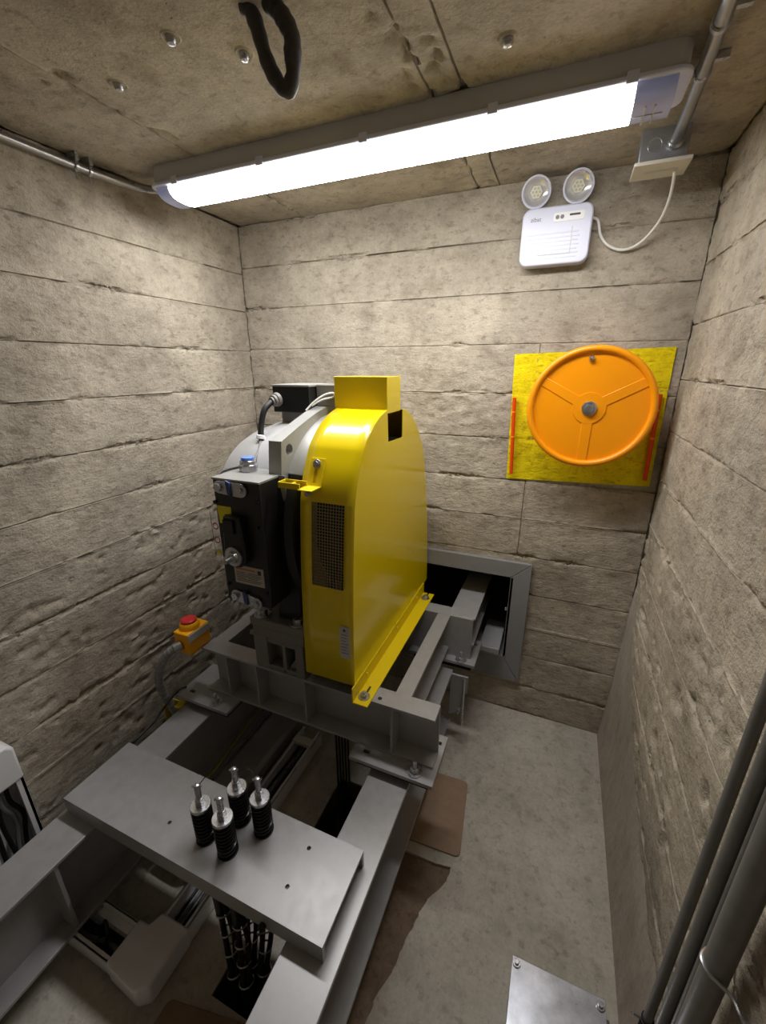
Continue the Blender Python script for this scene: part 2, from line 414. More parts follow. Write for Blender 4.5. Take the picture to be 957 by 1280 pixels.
# opening in the back wall behind the machine
HX0, HX1, HZ0, HZ1 = -0.76, -0.13, 0.335, 0.795
g = G(); B = 0.014
g.box(X0 - T, HX0, Y1 + B, Y1 + T, 0, ZC).box(HX1, X1 + T, Y1 + B, Y1 + T, 0, ZC).box(HX0, HX1, Y1 + B, Y1 + T, 0, HZ0).box(HX0, HX1, Y1 + B, Y1 + T, HZ1, ZC)
jb = [0.172, 0.358, 0.525, 0.707, 0.903, 1.087, 1.266, 1.452, 1.642, 1.839, 2.03, 2.217]
wall_back = build_wall('wall_back', lambda u, w, d: (u, Y1 - d, w), X0, X1, jb, 3, lambda u, w: 0.18 + 0.25 * (w < 1.7) * (w > 1.4) + 0 * u, g,
                       seams=lambda b, a, c: ([-0.118] if 0.88 < (a + c) / 2 < 1.93 else []), hole=(HX0 - 0.03, HX1 + 0.03, HZ0 - 0.03, HZ1 + 0.03))
g = G().box(X0 - T, X0 - B, Y0, Y1 + T, 0, ZC)
jl = [0.19, 0.372, 0.555, 0.738, 0.918, 1.097, 1.277, 1.464, 1.648, 1.83, 2.02, 2.19]
def seam_left(b, a, c): return []
wall_left = build_wall('wall_left', lambda u, w, d: (X0 + d, u, w), Y0, Y1, jl, 11, lambda u, w: np.where(w < 1.12, 0.8, 0.2), g)
g = G().box(X1 + B, X1 + T, Y0, Y1 + T, 0, ZC)
jr = [0.2, 0.385, 0.575, 0.762, 0.95, 1.138, 1.326, 1.517, 1.703, 1.888, 2.075, 2.25]
wall_right = build_wall('wall_right', lambda u, w, d: (X1 - d, u, w), Y0, Y1, jr, 23, lambda u, w: np.where(w < 1.14, 0.9, 0.2), g)
struct(G().box(X0 - T, X1 + T, Y0 - T, Y0, 0, ZC).obj('wall_front', 'wall', smooth=False))
# smooth plaster run up the foot of the right wall
poly = [(1.915, 0.0), (1.915, 0.93), (1.85, 0.86), (1.74, 0.70), (1.60, 0.56), (1.40, 0.46), (1.15, 0.37), (0.85, 0.31), (0.4, 0.27), (-0.1, 0.25), (-0.1, 0)]
edge = []
for (a, b), (c, d) in zip(poly[1:-2], poly[2:-1]):
    for t in np.linspace(0, 1, 8)[:-1]:
        y = a + (c - a) * t; z = b + (d - b) * t
        edge.append((y, z + 0.014 * float(fbm(np.array([y * 20]), np.array([z * 20]), 5)[0])))
g = G(); n = len(edge)
for y, z in edge:
    g.v += [(X1 - 0.030, y, -0.005), (X1 - 0.012, y, z * 0.35), (X1 - 0.006, y, z * 0.8), (X1 + 0.006, y, z)]
g.f = [(i * 4 + k, i * 4 + k + 1, (i + 1) * 4 + k + 1, (i + 1) * 4 + k) for i in range(n - 1) for k in range(3)]
g.obj('plaster_skirt', 'plaster', wall_right, label='smooth grey plaster run along the foot of the rough wall')

# ceiling: three pours with broken seams between them
ceil = struct(G().box(X0 - T, X1 + T, Y0 - T, Y1 + T, ZC + 0.012, ZC + T).obj('ceiling', 'ceil', smooth=False))
def ceil_panel(u0, u1, band, rough):
    place = lambda u, w, d: (w, u, ZC - d)
    wall_band(ceil, place, Y0, Y1 + 0.01, u0, u1, band, 41, rough, None, 'ceil', 0.0125, 0.03)
ceil_panel(X0, -1.20, 1, lambda u, w: 0.15 + 0.8 * (w > -1.26)); ceil_panel(-1.20, -0.405, 2, lambda u, w: 0.08 + 0.9 * (w > -0.45) + 0.8 * (w < -1.15))
ceil_panel(-0.405, -0.325, 3, lambda u, w: 1.5 + 0 * u); ceil_panel(-0.325, X1, 4, lambda u, w: 0.08 + 0.9 * (w < -0.28))

# floor with two rope holes; grey screed laid over an older brown floor
HOLES = [(-0.72, -0.58, 0.97, 1.22), (-0.745, -0.585, 0.455, 0.575)]
def rect_holes(g, x0, x1, y0, y1, z, holes):
    xs = sorted({x0, x1} | {v for h in holes for v in h[:2] if x0 < v < x1}); ys = sorted({y0, y1} | {v for h in holes for v in h[2:] if y0 < v < y1})
    for a, b in zip(xs[:-1], xs[1:]):
        for c, d in zip(ys[:-1], ys[1:]):
            if any(h[0] <= (a + b) / 2 <= h[1] and h[2] <= (c + d) / 2 <= h[3] for h in holes): continue
            g.box(a, b, c, d, z - 0.011, z)
g = G(); rect_holes(g, X0 - T, X1 + T, Y0 - T, Y1 + T, -0.012, HOLES)
for h in HOLES:
    z0 = -0.7
    g.box(h[0] - 0.03, h[0], h[2], h[3], z0, -0.013).box(h[1], h[1] + 0.03, h[2], h[3], z0, -0.013).box(h[0], h[1], h[2] - 0.03, h[2], z0, -0.013).box(h[0], h[1], h[3], h[3] + 0.03, z0, -0.013).box(h[0], h[1], h[2], h[3], z0 - 0.02, z0)
floor = struct(g.obj('floor', 'brown_floor', smooth=False))
g = G(); rect_holes(g, X0 - 0.02, -0.47, Y0, Y1 + 0.02, 0.0, HOLES); g.obj('screed', 'floor', floor, smooth=False)
def ray(u, v): return CR.T @ np.array([(u - 478.5) / 525.0, (v - 640) / 525.0, 1.0])
def on(u, v, ax, val):
    d = ray(u, v); o = np.array([0, 0, CAM_H]); return o + d * ((val - o[ax]) / d[ax])
rag = [(540, 1078), (556, 1082), (563, 1084), (558, 1100), (548, 1112), (534, 1124), (524, 1140), (515, 1162), (507, 1172), (499, 1190), (493, 1208), (482, 1228), (470, 1246), (460, 1270), (452, 1290)]
pts = []
ragf = [on(u, v, 2, 0)[:2] for u, v in rag]
for (a, b) in zip(ragf[:-1], ragf[1:]):
    for t in np.linspace(0, 1, 6)[:-1]:
        p = a + (b - a) * t; q = float(fbm(np.array([p[0] * 60]), np.array([p[1] * 60]), 8)[0])
        pts.append((p[0] + 0.006 * q, p[1] + 0.006 * q))
pts.append(tuple(ragf[-1])); pts.append((-0.30, 0.40)); pts.append((-0.30, Y0)); pts.append((X1 + 0.02, Y0)); pts.append((X1 + 0.02, Y1 + 0.02)); pts.append((-0.47, Y1 + 0.02)); pts.append((-0.47, ragf[0][1]))
G().prism(pts, 'z', -0.012, 0.0).obj('screed', 'floor', floor, smooth=False)

# ---------------------------------------------------------------- wall opening frame
t = thing('opening_frame', 'grey steel angle frame around dark opening in concrete wall', 'frame', ((HX0 + HX1) / 2, Y1, 0.2))
ox0, ox1, oz0, oz1 = -0.86, -0.045, 0.20, 0.872; ix0, ix1, iz0, iz1 = HX0, -0.135, 0.34, 0.79
ya, yb = Y1 - 0.018, Y1 + 0.012
for poly in ([(ox0, oz1), (ix0, iz1), (ix1, iz1), (ox1, oz1)], [(ox1, oz1), (ix1, iz1), (ix1, iz0), (ox1, oz0)],
             [(ox1, oz0), (ix1, iz0), (ix0, iz0), (ox0, oz0)], [(ox0, oz0), (ix0, iz0), (ix0, iz1), (ox0, oz1)]):
    c = np.mean(poly, axis=0); poly = [tuple(c + (np.array(p) - c) * 0.996) for p in poly]
    G().prism(poly, 'y', ya, yb).obj('frame_bar', 'frame_steel', t, bevel=0.002)
g = G().box(ix1, ix1 + 0.012, ya, Y1 + 0.3, iz0, iz1).box(ix0 - 0.012, ix0, ya, Y1 + 0.3, iz0, iz1).box(ix0, ix1, Y1 - 0.005, Y1 + 0.3, iz0 - 0.012, iz0).box(ix0, ix1, Y1 - 0.005, Y1 + 0.3, iz1, iz1 + 0.012)
g.obj('reveal', 'frame_steel', t)
g = G(); a_, b_, c_, d_, e_, f_ = ix0 - 0.25, ix1 + 0.25, Y1 + 0.29, Y1 + 1.5, 0.0, 1.6      # shaft beyond the wall
g.box(a_, b_, d_, d_ + 0.05, e_, f_).box(a_ - 0.05, a_, c_, d_, e_, f_).box(b_, b_ + 0.05, c_, d_, e_, f_).box(a_, b_, c_, d_, e_ - 0.05, e_).box(a_, b_, c_, d_, f_, f_ + 0.05)
g.box(a_, ix0 - 0.011, c_ - 0.04, c_, e_, f_).box(ix1 + 0.011, b_, c_ - 0.04, c_, e_, f_).box(ix0 - 0.011, ix1 + 0.011, c_ - 0.04, c_, e_, iz0 - 0.011).box(ix0 - 0.011, ix1 + 0.011, c_ - 0.04, c_, iz1 + 0.011, f_)
g.obj('shaft_lining', 'wall', wall_back, smooth=False)
bolt(t, (ix1 - 0.001, Y1 + 0.012, 0.60), 0.009, 0.0, 'screw', (-1, 0, 0), False)
g = G().box(-0.247, -0.150, 1.845, 2.10, 0.385, 0.415)
g.obj('bearing_plate', 'steel', t, bevel=0.002)
G().box(-0.235, -0.160, 1.90, 2.08, 0.335, 0.387).obj('packing_block', 'steel', t)

# ---------------------------------------------------------------- main beams (300 mm I-sections) along Y
ZT, ZB = 0.39, 0.09
def ibeam_y(g, xa, xb, y0, y1, z0, z1, tf=0.012, tw=0.009):
    xc = (xa + xb) / 2
    poly = [(xa, z0), (xb, z0), (xb, z0 + tf), (xc + tw / 2, z0 + tf), (xc + tw / 2, z1 - tf), (xb, z1 - tf), (xb, z1), (xa, z1), (xa, z1 - tf), (xc - tw / 2, z1 - tf), (xc - tw / 2, z0 + tf), (xa, z0 + tf)]
    return g.prism(poly, 'y', y0, y1)
def beam(xa, xb, yend, label, stiff):
    t = thing('steel_beam', label, 'beam', ((xa + xb) / 2, 0.4, 0))
    ibeam_y(G(), xa, xb, Y0 + 0.02, yend, ZB, ZT).obj('i_section', 'steel', t, bevel=0.002)
    for y, side in stiff:
        xc = (xa + xb) / 2
        a, b = (xc + 0.004, xb - 0.004) if side > 0 else (xa + 0.004, xc - 0.004)
        G().prism([(a, ZB + 0.012), (b if side > 0 else a, ZB + 0.012), (b, ZB + 0.012), (b, ZT - 0.012), (a, ZT - 0.012)][0:1] + [(b, ZB + 0.012), (b, ZT - 0.012), (a, ZT - 0.012)], 'y', y - 0.005, y + 0.005).obj('stiffener', 'steel', t)
    for y in (Y0 + 0.15, yend - 0.2):
        G().box(xa - 0.01, xb + 0.01, y - 0.08, y + 0.08, 0.0, ZB).obj('bearing_block', 'steel', t, bevel=0.003)
    return t
beamR = beam(-0.478, -0.332, 1.645, 'grey steel I-beam with brown board lying on the floor beside it', [])
beamL = beam(-1.338, -1.195, 1.70, 'grey steel I-beam running past the white cable ducts along rough wall', [(0.385, 1)])
# small end bracket with hanging bolt at the far end of the right beam
g = G().box(-0.335, -0.255, 1.615, 1.625, 0.30, 0.388).prism([(-0.335, 0.30), (-0.262, 0.30), (-0.30, 0.17), (-0.335, 0.15)], 'y', 1.615, 1.625)
g.obj('end_bracket', 'steel', beamR, bevel=0.001)
bolt(beamR, (-0.285, 1.612, 0.20), 0.008, 0.02, 'anchor_bolt', (0, -1, 0))
G().cyl((-0.268, 1.60, 0.12), (-0.268, 1.60, 0.388), 0.006, seg=10).cyl((-0.268, 1.60, 0.14), (-0.268, 1.60, 0.15), 0.011, seg=6).obj('hanging_bolt', 'zinc', beamR)

# ---------------------------------------------------------------- hitch channel across the beams
t = thing('hitch_plate', 'wide grey steel channel lying across the beams under the black springs', 'plate', (-0.85, 0.615, ZT))
PX0, PX1, PY0, PY1, PZ = -1.322, -0.370, 0.500, 0.730, 0.450
w_ = 0.010
poly = [(PY0, ZT), (PY0, PZ), (PY1, PZ), (PY1, ZT), (PY1 - w_, ZT), (PY1 - w_, PZ - w_), (PY0 + w_, PZ - w_), (PY0 + w_, ZT)]
chn = G().prism(poly, 'x', PX0, PX1).obj('channel', 'steel', t)
for x, y in ((-0.945, 0.575), (-0.517, 0.676), (-0.519, 0.573)):
    cut(chn, G().cyl((x, y, PZ - 0.03), (x, y, PZ + 0.01), 0.006, seg=14))
G().cyl((-0.545, PY0, 0.405), (-0.545, PY0 - 0.012, 0.405), 0.010, seg=6).cyl((-0.545, PY0, 0.405), (-0.545, PY0 - 0.022, 0.405), 0.006, seg=10).obj('clamp_bolt', 'black', t)
# spring hitches
def spring_hitch(loc):
    x, y, z = loc
    t = thing('rope_hitch', '', 'rope hitch', loc, 'spring rope hitches on the grey plate')
    G().cyl((x, y, z), (x, y, z + 0.128), 0.0205, seg=20).obj('rubber_sleeve', 'black', t)
    pts = [(x + 0.0245 * math.cos(a), y + 0.0245 * math.sin(a), z + 0.005 + 0.118 * a / (2 * math.pi * 9)) for a in np.linspace(0, 2 * math.pi * 9, 9 * 16)]
    G().tube(pts, 0.0042, seg=6, smooth=False).obj('coil_spring', 'black_gloss', t)
    G().cyl((x, y, z), (x, y, z + 0.005), 0.029, seg=24).obj('seat_washer', 'black', t)
    G().cyl((x, y, z + 0.126), (x, y, z + 0.134), 0.0285, seg=28).obj('top_washer', 'zinc', t, bevel=0.0015)
    G().cyl((x, y, z + 0.133), (x, y, z + 0.148), 0.0135, seg=6).cyl((x, y, z + 0.148), (x, y, z + 0.160), 0.0125, seg=6).obj('lock_nut', 'zinc', t, bevel=0.001)
    G().lathe((x, y, z - 0.06), (0, 0, 1), [(0.0085, 0), (0.0085, 0.262), (0.007, 0.268), (0.0, 0.270)], 14).obj('threaded_rod', 'zinc', t)
    G().cyl((x - 0.013, y - 0.004, z + 0.200), (x + 0.012, y + 0.004, z + 0.203), 0.0035, seg=8).obj('split_pin', 'zinc', t)
    return t
sp = [((-0.81, 0.587), 'rope hitch with long upright pin wire, black spring, outermost towards rough left wall'),
      ((-0.726, 0.582), 'black spring rope hitch with shortest rod, at the plate edge away from the yellow guard'),
      ((-0.75, 0.667), 'black spring rope hitch standing by the plate edge next to green and yellow wire'),
      ((-0.668, 0.668), 'black spring rope hitch with slanting pin wire, nearest to yellow guard')]
h0 = spring_hitch((sp[0][0][0], sp[0][0][1], PZ)); h0['label'] = sp[0][1]
for (x, y), lb in sp[1:]: copy_tree(h0, (x, y, PZ), lb)
hs = [o for o in bpy.data.objects if o.name.startswith('rope_hitch')]
G().tube([(-0.808, 0.587, 0.652), (-0.800, 0.600, 0.664), (-0.785, 0.63, 0.690)], 0.0012, 6).obj('pin_wire', 'rope', hs[0])
G().tube([(-0.668, 0.668, 0.652), (-0.685, 0.672, 0.668), (-0.705, 0.672, 0.674)], 0.0012, 6).obj('pin_wire', 'rope', hs[3])
# ropes with sockets below the plate
def hung_rope(x, y, lb):
    t = thing('hoist_rope', lb, 'rope', (x, y, -0.6), 'hoist ropes under the spring plate')
    xe, ye = -0.665 + (x + 0.74) * 0.5, 0.515 + (y - 0.627) * 0.4
    A_, B_ = Vector((x, y, 0.395)), Vector((xe, ye, -0.02))
    at = lambda k: A_ + (B_ - A_) * k
    G().cyl(at(0), at(0.14), 0.011, 0.019, seg=14).cyl(at(0.14), at(0.46), 0.019, 0.013, seg=14).obj('socket', 'black', t)
    G().tube([at(0.4), at(0.7), at(1.0), (xe + 0.01, ye, -0.3), (xe + 0.01, ye, -0.62)], 0.0085, 10).obj('wire_strand', 'rope', t)
    o_ = Vector((0.014, 0.008, 0))
    G().tube([at(0.35) + o_ * 0.7, at(0.6) + o_ * 1.6, at(0.85) + o_, at(1.0) + o_], 0.0080, 10).obj('rope_tail', 'rope', t)
    for k in (0.44, 0.58, 0.72, 0.88):
        G().lathe(at(k) + o_ * 0.5, B_ - A_, [(0.020, 0), (0.0225, 0.002), (0.020, 0.006)], 14, close=True).obj('rope_clip', 'zinc', t)
for ((x, y), _), lb in zip(sp, ('dark banded wire rope under the hitch with long upright pin wire', 'dark banded wire rope under the hitch with shortest rod', 'dark banded wire rope under the hitch next to green and yellow wire', 'dark banded wire rope under the hitch with slanting pin wire')):
    hung_rope(x, y, lb)

# ---------------------------------------------------------------- machine bed frame (upper frame)
ZU = 0.65; ZL = 0.435
t = thing('machine_bed', 'grey welded steel channel frame carrying the motor and yellow guard', 'steel frame', (-0.77, 1.4, ZT))
BX0, BX1 = -1.266, -0.264
fy0, fy1 = 1.062, 1.136
c = 0.010
poly = [(fy0, ZL), (fy1, ZL), (fy1, ZU), (fy0, ZU), (fy0, ZU - c), (fy1 - 0.008, ZU - c), (fy1 - 0.008, ZL + c), (fy0, ZL + c)]
front_channel = G().prism(poly, 'x', BX0, BX1).obj('cross_channel', 'steel', t)
ry0, ry1 = 1.690, 1.765
poly = [(ry0, ZL), (ry1, ZL), (ry1, ZL + c), (ry0 + 0.008, ZL + c), (ry0 + 0.008, ZU - c), (ry1, ZU - c), (ry1, ZU), (ry0, ZU)]
rear_channel = G().prism(poly, 'x', BX0, BX1).obj('cross_channel', 'steel', t)
def chan_y(xa, xb, z0, z1, face):
    if face > 0: poly = [(xa, z0), (xb, z0), (xb, z0 + c), (xa + 0.008, z0 + c), (xa + 0.008, z1 - c), (xb, z1 - c), (xb, z1), (xa, z1)]
    else: poly = [(xb, z0), (xa, z0), (xa, z0 + c), (xb - 0.008, z0 + c), (xb - 0.008, z1 - c), (xa, z1 - c), (xa, z1), (xb, z1)]
    return G().prism(poly, 'y', fy1 - 0.004, ry0 + 0.004)
chan_y(-0.430, -0.370, 0.47, ZU - 0.001, 1).obj('side_channel', 'steel', t, bevel=0.0015)
chan_y(-1.262, -1.195, 0.47, ZU - 0.001, -1).obj('side_channel', 'steel', t, bevel=0.0015)
chan_y(-1.00, -0.95, 0.47, ZU - 0.001, -1).obj('side_channel', 'steel', t, bevel=0.0015)
for x in (-1.145, -0.996, -0.772, -0.418):
    G().prism([(fy0 + 0.002, ZU - c), (fy1 - 0.006, ZU - c), (fy1 - 0.006, ZL + c), (fy0 + 0.002, ZL + c)], 'x', x - 0.004, x + 0.004).obj('stiffener', 'steel', t)
ibeam_y(G(), -0.380, -0.256, ry0 + 0.012, Y1 + 0.25, 0.50, ZU + 0.0015, 0.010, 0.008).obj('wall_stub', 'steel', t, bevel=0.0015)
for x0, x1, y0, y1, bx, by in ((-0.556, -0.248, 1.0, 1.215, -0.319, 1.052), (-1.372, -1.10, 0.985, 1.20, -1.183, 1.035), (-0.556, -0.236, 1.648, 1.85, -0.304, 1.672), (-1.372, -1.10, 1.648, 1.85, -1.183, 1.672)):
    o = G().box(x0, x1, y0, y1, ZL - 0.014, ZL).obj('base_plate', 'steel', t)
    G().box(x0 + 0.02, x1 - 0.02, y0 + 0.02, y1 - 0.02, ZT - 0.001, ZL - 0.013).obj('rubber_pad', 'rubber', t)
    for hx in (x0 + 0.05, x1 - 0.028):
        ya_, yb_ = (y1 - 0.045, y1 - 0.031) if hx > x0 + 0.1 else (y0 + 0.035, y0 + 0.050)
        cut(o, G().box(hx - 0.013, hx + 0.013, ya_, yb_, ZL - 0.03, ZL + 0.01))
    bolt(t, (bx, by - (0.02 if y0 < 1.5 else 0), ZL), 0.0155, 0.024)

# ---------------------------------------------------------------- traction machine
AY, AZ = 1.46, 1.20
t = thing('hoist_motor', 'gearless hoist motor with black brake box and silver casting on pedestal', 'motor', (-0.95, AY, ZU))
# pedestal
ped = G().box(-0.992, -0.755, 1.062, 1.40, 0.835, 0.868).obj('pedestal', 'pedestal', t, bevel=0.004)
G().box(-0.985, -0.76, 1.066, 1.40, 0.792, 0.834).obj('pedestal_flange', 'pedestal', ped, bevel=0.003)
g = G().box(-0.985, -0.925, 1.064, 1.40, ZU, 0.795).box(-0.80, -0.765, 1.064, 1.40, ZU, 0.795).box(-0.93, -0.79, 1.12, 1.40, ZU, 0.795).box(-0.86, -0.845, 1.066, 1.14, ZU, 0.78).box(-0.93, -0.80, 1.066, 1.12, ZU, 0.668).box(-0.93, -0.80, 1.07, 1.12, 0.765, 0.795)
g.prism([(-0.845, 0.668), (-0.80, 0.668), (-0.80, 0.73)], 'y', 1.08, 1.11)
g.obj('pedestal_ribs', 'pedestal', ped, bevel=0.003)
G().cyl((-1.003, 1.075, 0.790), (-0.985, 1.075, 0.790), 0.010, seg=12).obj('pedestal_stud', 'pedestal', ped)
bolt(ped, (-0.955, 1.095, 0.868), 0.018, 0.0, 'hex_bolt'); bolt(ped, (-0.797, 1.095, 0.868), 0.018, 0.0, 'hex_bolt')
G().box(-1.0, -0.76, 1.55, 1.80, ZU, 0.868).obj('rear_pedestal', 'pedestal', t, bevel=0.004)
# body
G().lathe((-1.22, AY, AZ), (1, 0, 0), [(0.0, 0.0), (0.20, 0.0), (0.285, 0.025), (0.31, 0.07), (0.345, 0.17), (0.355, 0.22), (0.355, 0.33)], 48).obj('motor_housing', 'motor', t)
G().lathe((-0.895, AY, AZ), (1, 0, 0), [(0.0, 0), (0.345, 0.0), (0.375, 0.01), (0.375, 0.10), (0.34, 0.115), (0.10, 0.12), (0.0, 0.12)], 48).obj('brake_drum', 'black', t)
# dark lower block between brake box and guard
g = G().prism([(1.10, 0.868), (1.40, 0.868), (1.55, 0.95), (1.40, 1.35), (1.16, 1.39), (1.12, 1.33)], 'x', -0.885, -0.785)
g.obj('brake_block', 'black', t, bevel=0.006)
# silver end casting: arm with hole and curved rims
g = G()
outer = [(1.105, 1.405), (1.120, 1.525), (1.184, 1.547), (1.259, 1.571), (1.341, 1.595), (1.393, 1.606), (1.461, 1.617), (1.60, 1.60), (1.72, 1.52)]
inner = [(1.66, 1.44), (1.57, 1.50), (1.46, 1.53), (1.36, 1.50), (1.28, 1.45), (1.20, 1.385)]
g.prism(outer + inner, 'x', -0.875, -0.825)
arm = g.obj('end_casting', 'cast', t, bevel=0.004)
g = G(); n = 40
ring = []
for i in range(n + 1):
    a = R(146 - 100 * i / n)
    for r, x in ((0.384, -0.828), (0.374, -0.772), (0.360, -0.770), (0.345, -0.828)):
        g.v.append((x, AY + r * math.cos(a), AZ + r * math.sin(a)))
g.f = [(i * 4 + k, i * 4 + (k + 1) % 4, (i + 1) * 4 + (k + 1) % 4, (i + 1) * 4 + k) for i in range(n) for k in range(4)] + [(3, 2, 1, 0), (n * 4, n * 4 + 1, n * 4 + 2, n * 4 + 3)]
g.obj('casting_rim', 'cast', arm, bevel=0.002)
g = G()
for i in range(n + 1):
    a = R(147 + 85 * i / n)
    for r, x in ((0.402, -0.80), (0.396, -0.770), (0.385, -0.768), (0.37, -0.80)):
        g.v.append((x, AY + r * math.cos(a), AZ + r * math.sin(a)))
g.f = [(i * 4 + k, i * 4 + (k + 1) % 4, (i + 1) * 4 + (k + 1) % 4, (i + 1) * 4 + k) for i in range(n) for k in range(4)] + [(3, 2, 1, 0), (n * 4, n * 4 + 1, n * 4 + 2, n * 4 + 3)]
g.obj('drum_rim', 'black', t)
cut(arm, G().cyl((-0.90, 1.160, 1.492), (-0.80, 1.160, 1.492), 0.019, seg=24))
# traction sheave inside the guard
G().lathe((-0.74, AY, AZ), (1, 0, 0), [(0.0, 0), (0.30, 0.0), (0.30, 0.02), (0.27, 0.03), (0.27, 0.13), (0.30, 0.14), (0.30, 0.16), (0.0, 0.16)], 40).obj('sheave', 'black', t)
# brake box
bb = G().prism([(-1.018, 0.972), (-0.832, 0.972), (-0.832, 1.413), (-1.018, 1.413)], 'y', 1.0, 1.15)
box = bb.obj('brake_box', 'black', t, bevel=0.004)
G().box(-1.021, -0.832, 0.998, 1.155, 1.411, 1.418).prism([(-0.834, 1.418), (-0.806, 1.418), (-0.806, 1.345), (-0.820, 1.330)], 'y', 1.098, 1.102).obj('brake_box_lid', 'cast', box, bevel=0.001)
def brake_link(x0, z, dz):
    pts = []
    for k in range(9):
        a = R(90 + 180 * k / 8); pts.append((x0 + 0.02 + 0.021 * math.cos(a), z + 0.021 * math.sin(a)))
    for k in range(9):
        a = R(-90 + 180 * k / 8); pts.append((x0 + 0.105 + 0.023 * math.cos(a), z + dz + 0.023 * math.sin(a)))
    o = G().prism(pts, 'y', 0.992, 1.0).obj('link_plate', 'zinc', box, bevel=0.0015)
    G().cyl((x0 + 0.02, 0.993, z), (x0 + 0.02, 0.982, z), 0.0145, seg=6).obj('link_bolt', 'zinc', box)
    G().cyl((x0 + 0.105, 0.993, z + dz), (x0 + 0.105, 0.986, z + dz), 0.010, seg=10).obj('link_bolt', 'zinc', box)
    G().prism([(x0 + 0.054, z + 0.026), (x0 + 0.070, z + 0.020), (x0 + 0.072, z - 0.024), (x0 + 0.058, z - 0.018)], 'y', 0.986, 0.993).obj('link_clip', 'blue_dark', box)
brake_link(-1.008, 1.389, -0.004); brake_link(-0.994, 0.998, -0.014)
# release lever housing and shaft
pts = [(-0.968, 1.30), (-0.905, 1.30), (-0.893, 1.19)]
for k in range(9):
    a = R(10 - 200 * k / 8); pts.append((-0.937 + 0.044 * math.cos(a), 1.165 + 0.044 * math.sin(a)))
pts += [(-0.975, 1.24)]
G().prism(pts, 'y', 0.972, 1.0).obj('release_lever', 'black_gloss', box, bevel=0.004)
G().box(-0.965, -0.925, 0.965, 0.973, 1.245, 1.29).obj('lever_window', 'black_gloss', box)
G().lathe((-0.940, 0.972, 1.163), (0, -1, 0), [(0.034, 0), (0.034, 0.006), (0.024, 0.008), (0.022, 0.018), (0.012, 0.020), (0.010, 0.045), (0.0, 0.048)], 24).obj('release_shaft', 'zinc', box)
G().cyl((-0.962, 0.952, 1.158), (-0.972, 0.952, 1.155), 0.008, seg=10).obj('shaft_pin', 'zinc', box)
G().prism([(-1.013, 1.323), (-0.955, 1.323), (-0.955, 1.30), (-0.985, 1.295), (-0.985, 1.262), (-1.008, 1.262)], 'y', 0.9988, 1.0).obj('yellow_sticker', 'label_yellow', box)
npz = G().box(-0.972, -0.850, 0.998, 1.0, 1.050, 1.118).obj('nameplate', 'plate', box)
g = G()
for k in range(6):
    z = 1.092 - k * 0.0065
    g.box(-0.964, -0.925 + 0.01 * ((k * 7) % 3), 0.9975, 0.999, z, z + 0.002).box(-0.915, -0.875 + 0.008 * ((k * 5) % 3), 0.9975, 0.999, z, z + 0.002)
g.obj('printed_lines', 'print', npz)
G().box(-0.964, -0.885, 0.9975, 0.999, 1.102, 1.108).obj('printed_heading', 'orange_print', npz)
G().box(-0.874, -0.860, 0.9975, 0.999, 1.094, 1.110).obj('printed_mark', 'print', npz)
for x, z in ((-1.016, 1.335), (-0.842, 1.352), (-0.853, 1.265), (-0.99, 1.247), (-0.845, 1.03), (-1.006, 1.035)):
    G().cyl((x, 1.0, z), (x, 0.994, z), 0.006, seg=10).obj('cover_screw', 'black_gloss', box)
# stickers on the motor's far flank, seen past the brake box
stk = G().box(-1.052, -1.016, 1.003, 1.006, 1.12, 1.30).obj('sticker_strip', 'clear', t)
for z in (1.245, 1.195):
    G().lathe((-1.035, 1.003, z), (0, -1, 0), [(0.0085, 0), (0.010, 0.001), (0.0125, 0.0)], 16, close=True).obj('warning_ring', 'red_button', stk)
G().prism([(-1.047, 1.14), (-1.023, 1.14), (-1.035, 1.163)], 'y', 1.0015, 1.0035).obj('warning_triangle', 'label_yellow', stk)
# gland with blue cap on the brake box
gl = G().lathe((-0.965, 1.115, 1.417), (0, 0, 1), [(0.031, 0), (0.031, 0.022), (0.027, 0.024), (0.027, 0.036), (0.024, 0.038)], 8).obj('cable_gland', 'zinc', t, bevel=0.001)
G().cyl((-0.965, 1.115, 1.455), (-0.965, 1.115, 1.466), 0.022, seg=20).obj('gland_cap', 'blue', gl, bevel=0.002)
# terminal box
jbx = G().box(-1.035, -0.872, 1.375, 1.56, 1.588, 1.684).obj('terminal_box', 'black', t, bevel=0.003)
G().box(-1.038, -0.869, 1.372, 1.563, 1.683, 1.690).obj('terminal_box_lid', 'cast', jbx, bevel=0.001)
G().box(-0.868, -0.765, 1.42, 1.56, 1.612, 1.690).obj('side_box', 'pedestal', t, bevel=0.003)
G().box(-1.01, -0.89, 1.39, 1.55, 1.53, 1.590).obj('box_neck', 'pedestal', t)
G().lathe((-1.012, 1.376, 1.637), (-0.25, -1, -0.25), [(0.026, 0), (0.026, 0.014), (0.022, 0.016), (0.022, 0.026), (0.016, 0.028), (0.016, 0.035)], 16).obj('box_gland', 'pedestal', jbx)
G().tube([(-1.02, 1.345, 1.628), (-1.03, 1.31, 1.60), (-1.035, 1.29, 1.545), (-1.03, 1.275, 1.50)], 0.011, 12).obj('motor_cable', 'cable_black', t)
G().lathe((-1.03, 1.278, 1.512), (0, -0.3, -1), [(0.013, 0), (0.017, 0.003), (0.017, 0.014), (0.013, 0.016)], 14).obj('cable_sleeve', 'white', t)
G().tube([(-1.03, 1.275, 1.50), (-1.012, 1.24, 1.47), (-1.0, 1.20, 1.445), (-0.985, 1.16, 1.425), (-1.0, 1.13, 1.420)], 0.0055, 10).obj('sensor_cable', 'cable_grey', t)
G().tube([(-1.03, 1.275, 1.498), (-1.0, 1.27, 1.492), (-0.96, 1.29, 1.50), (-0.93, 1.31, 1.512)], 0.004, 8).obj('sensor_cable', 'cable_black', t)
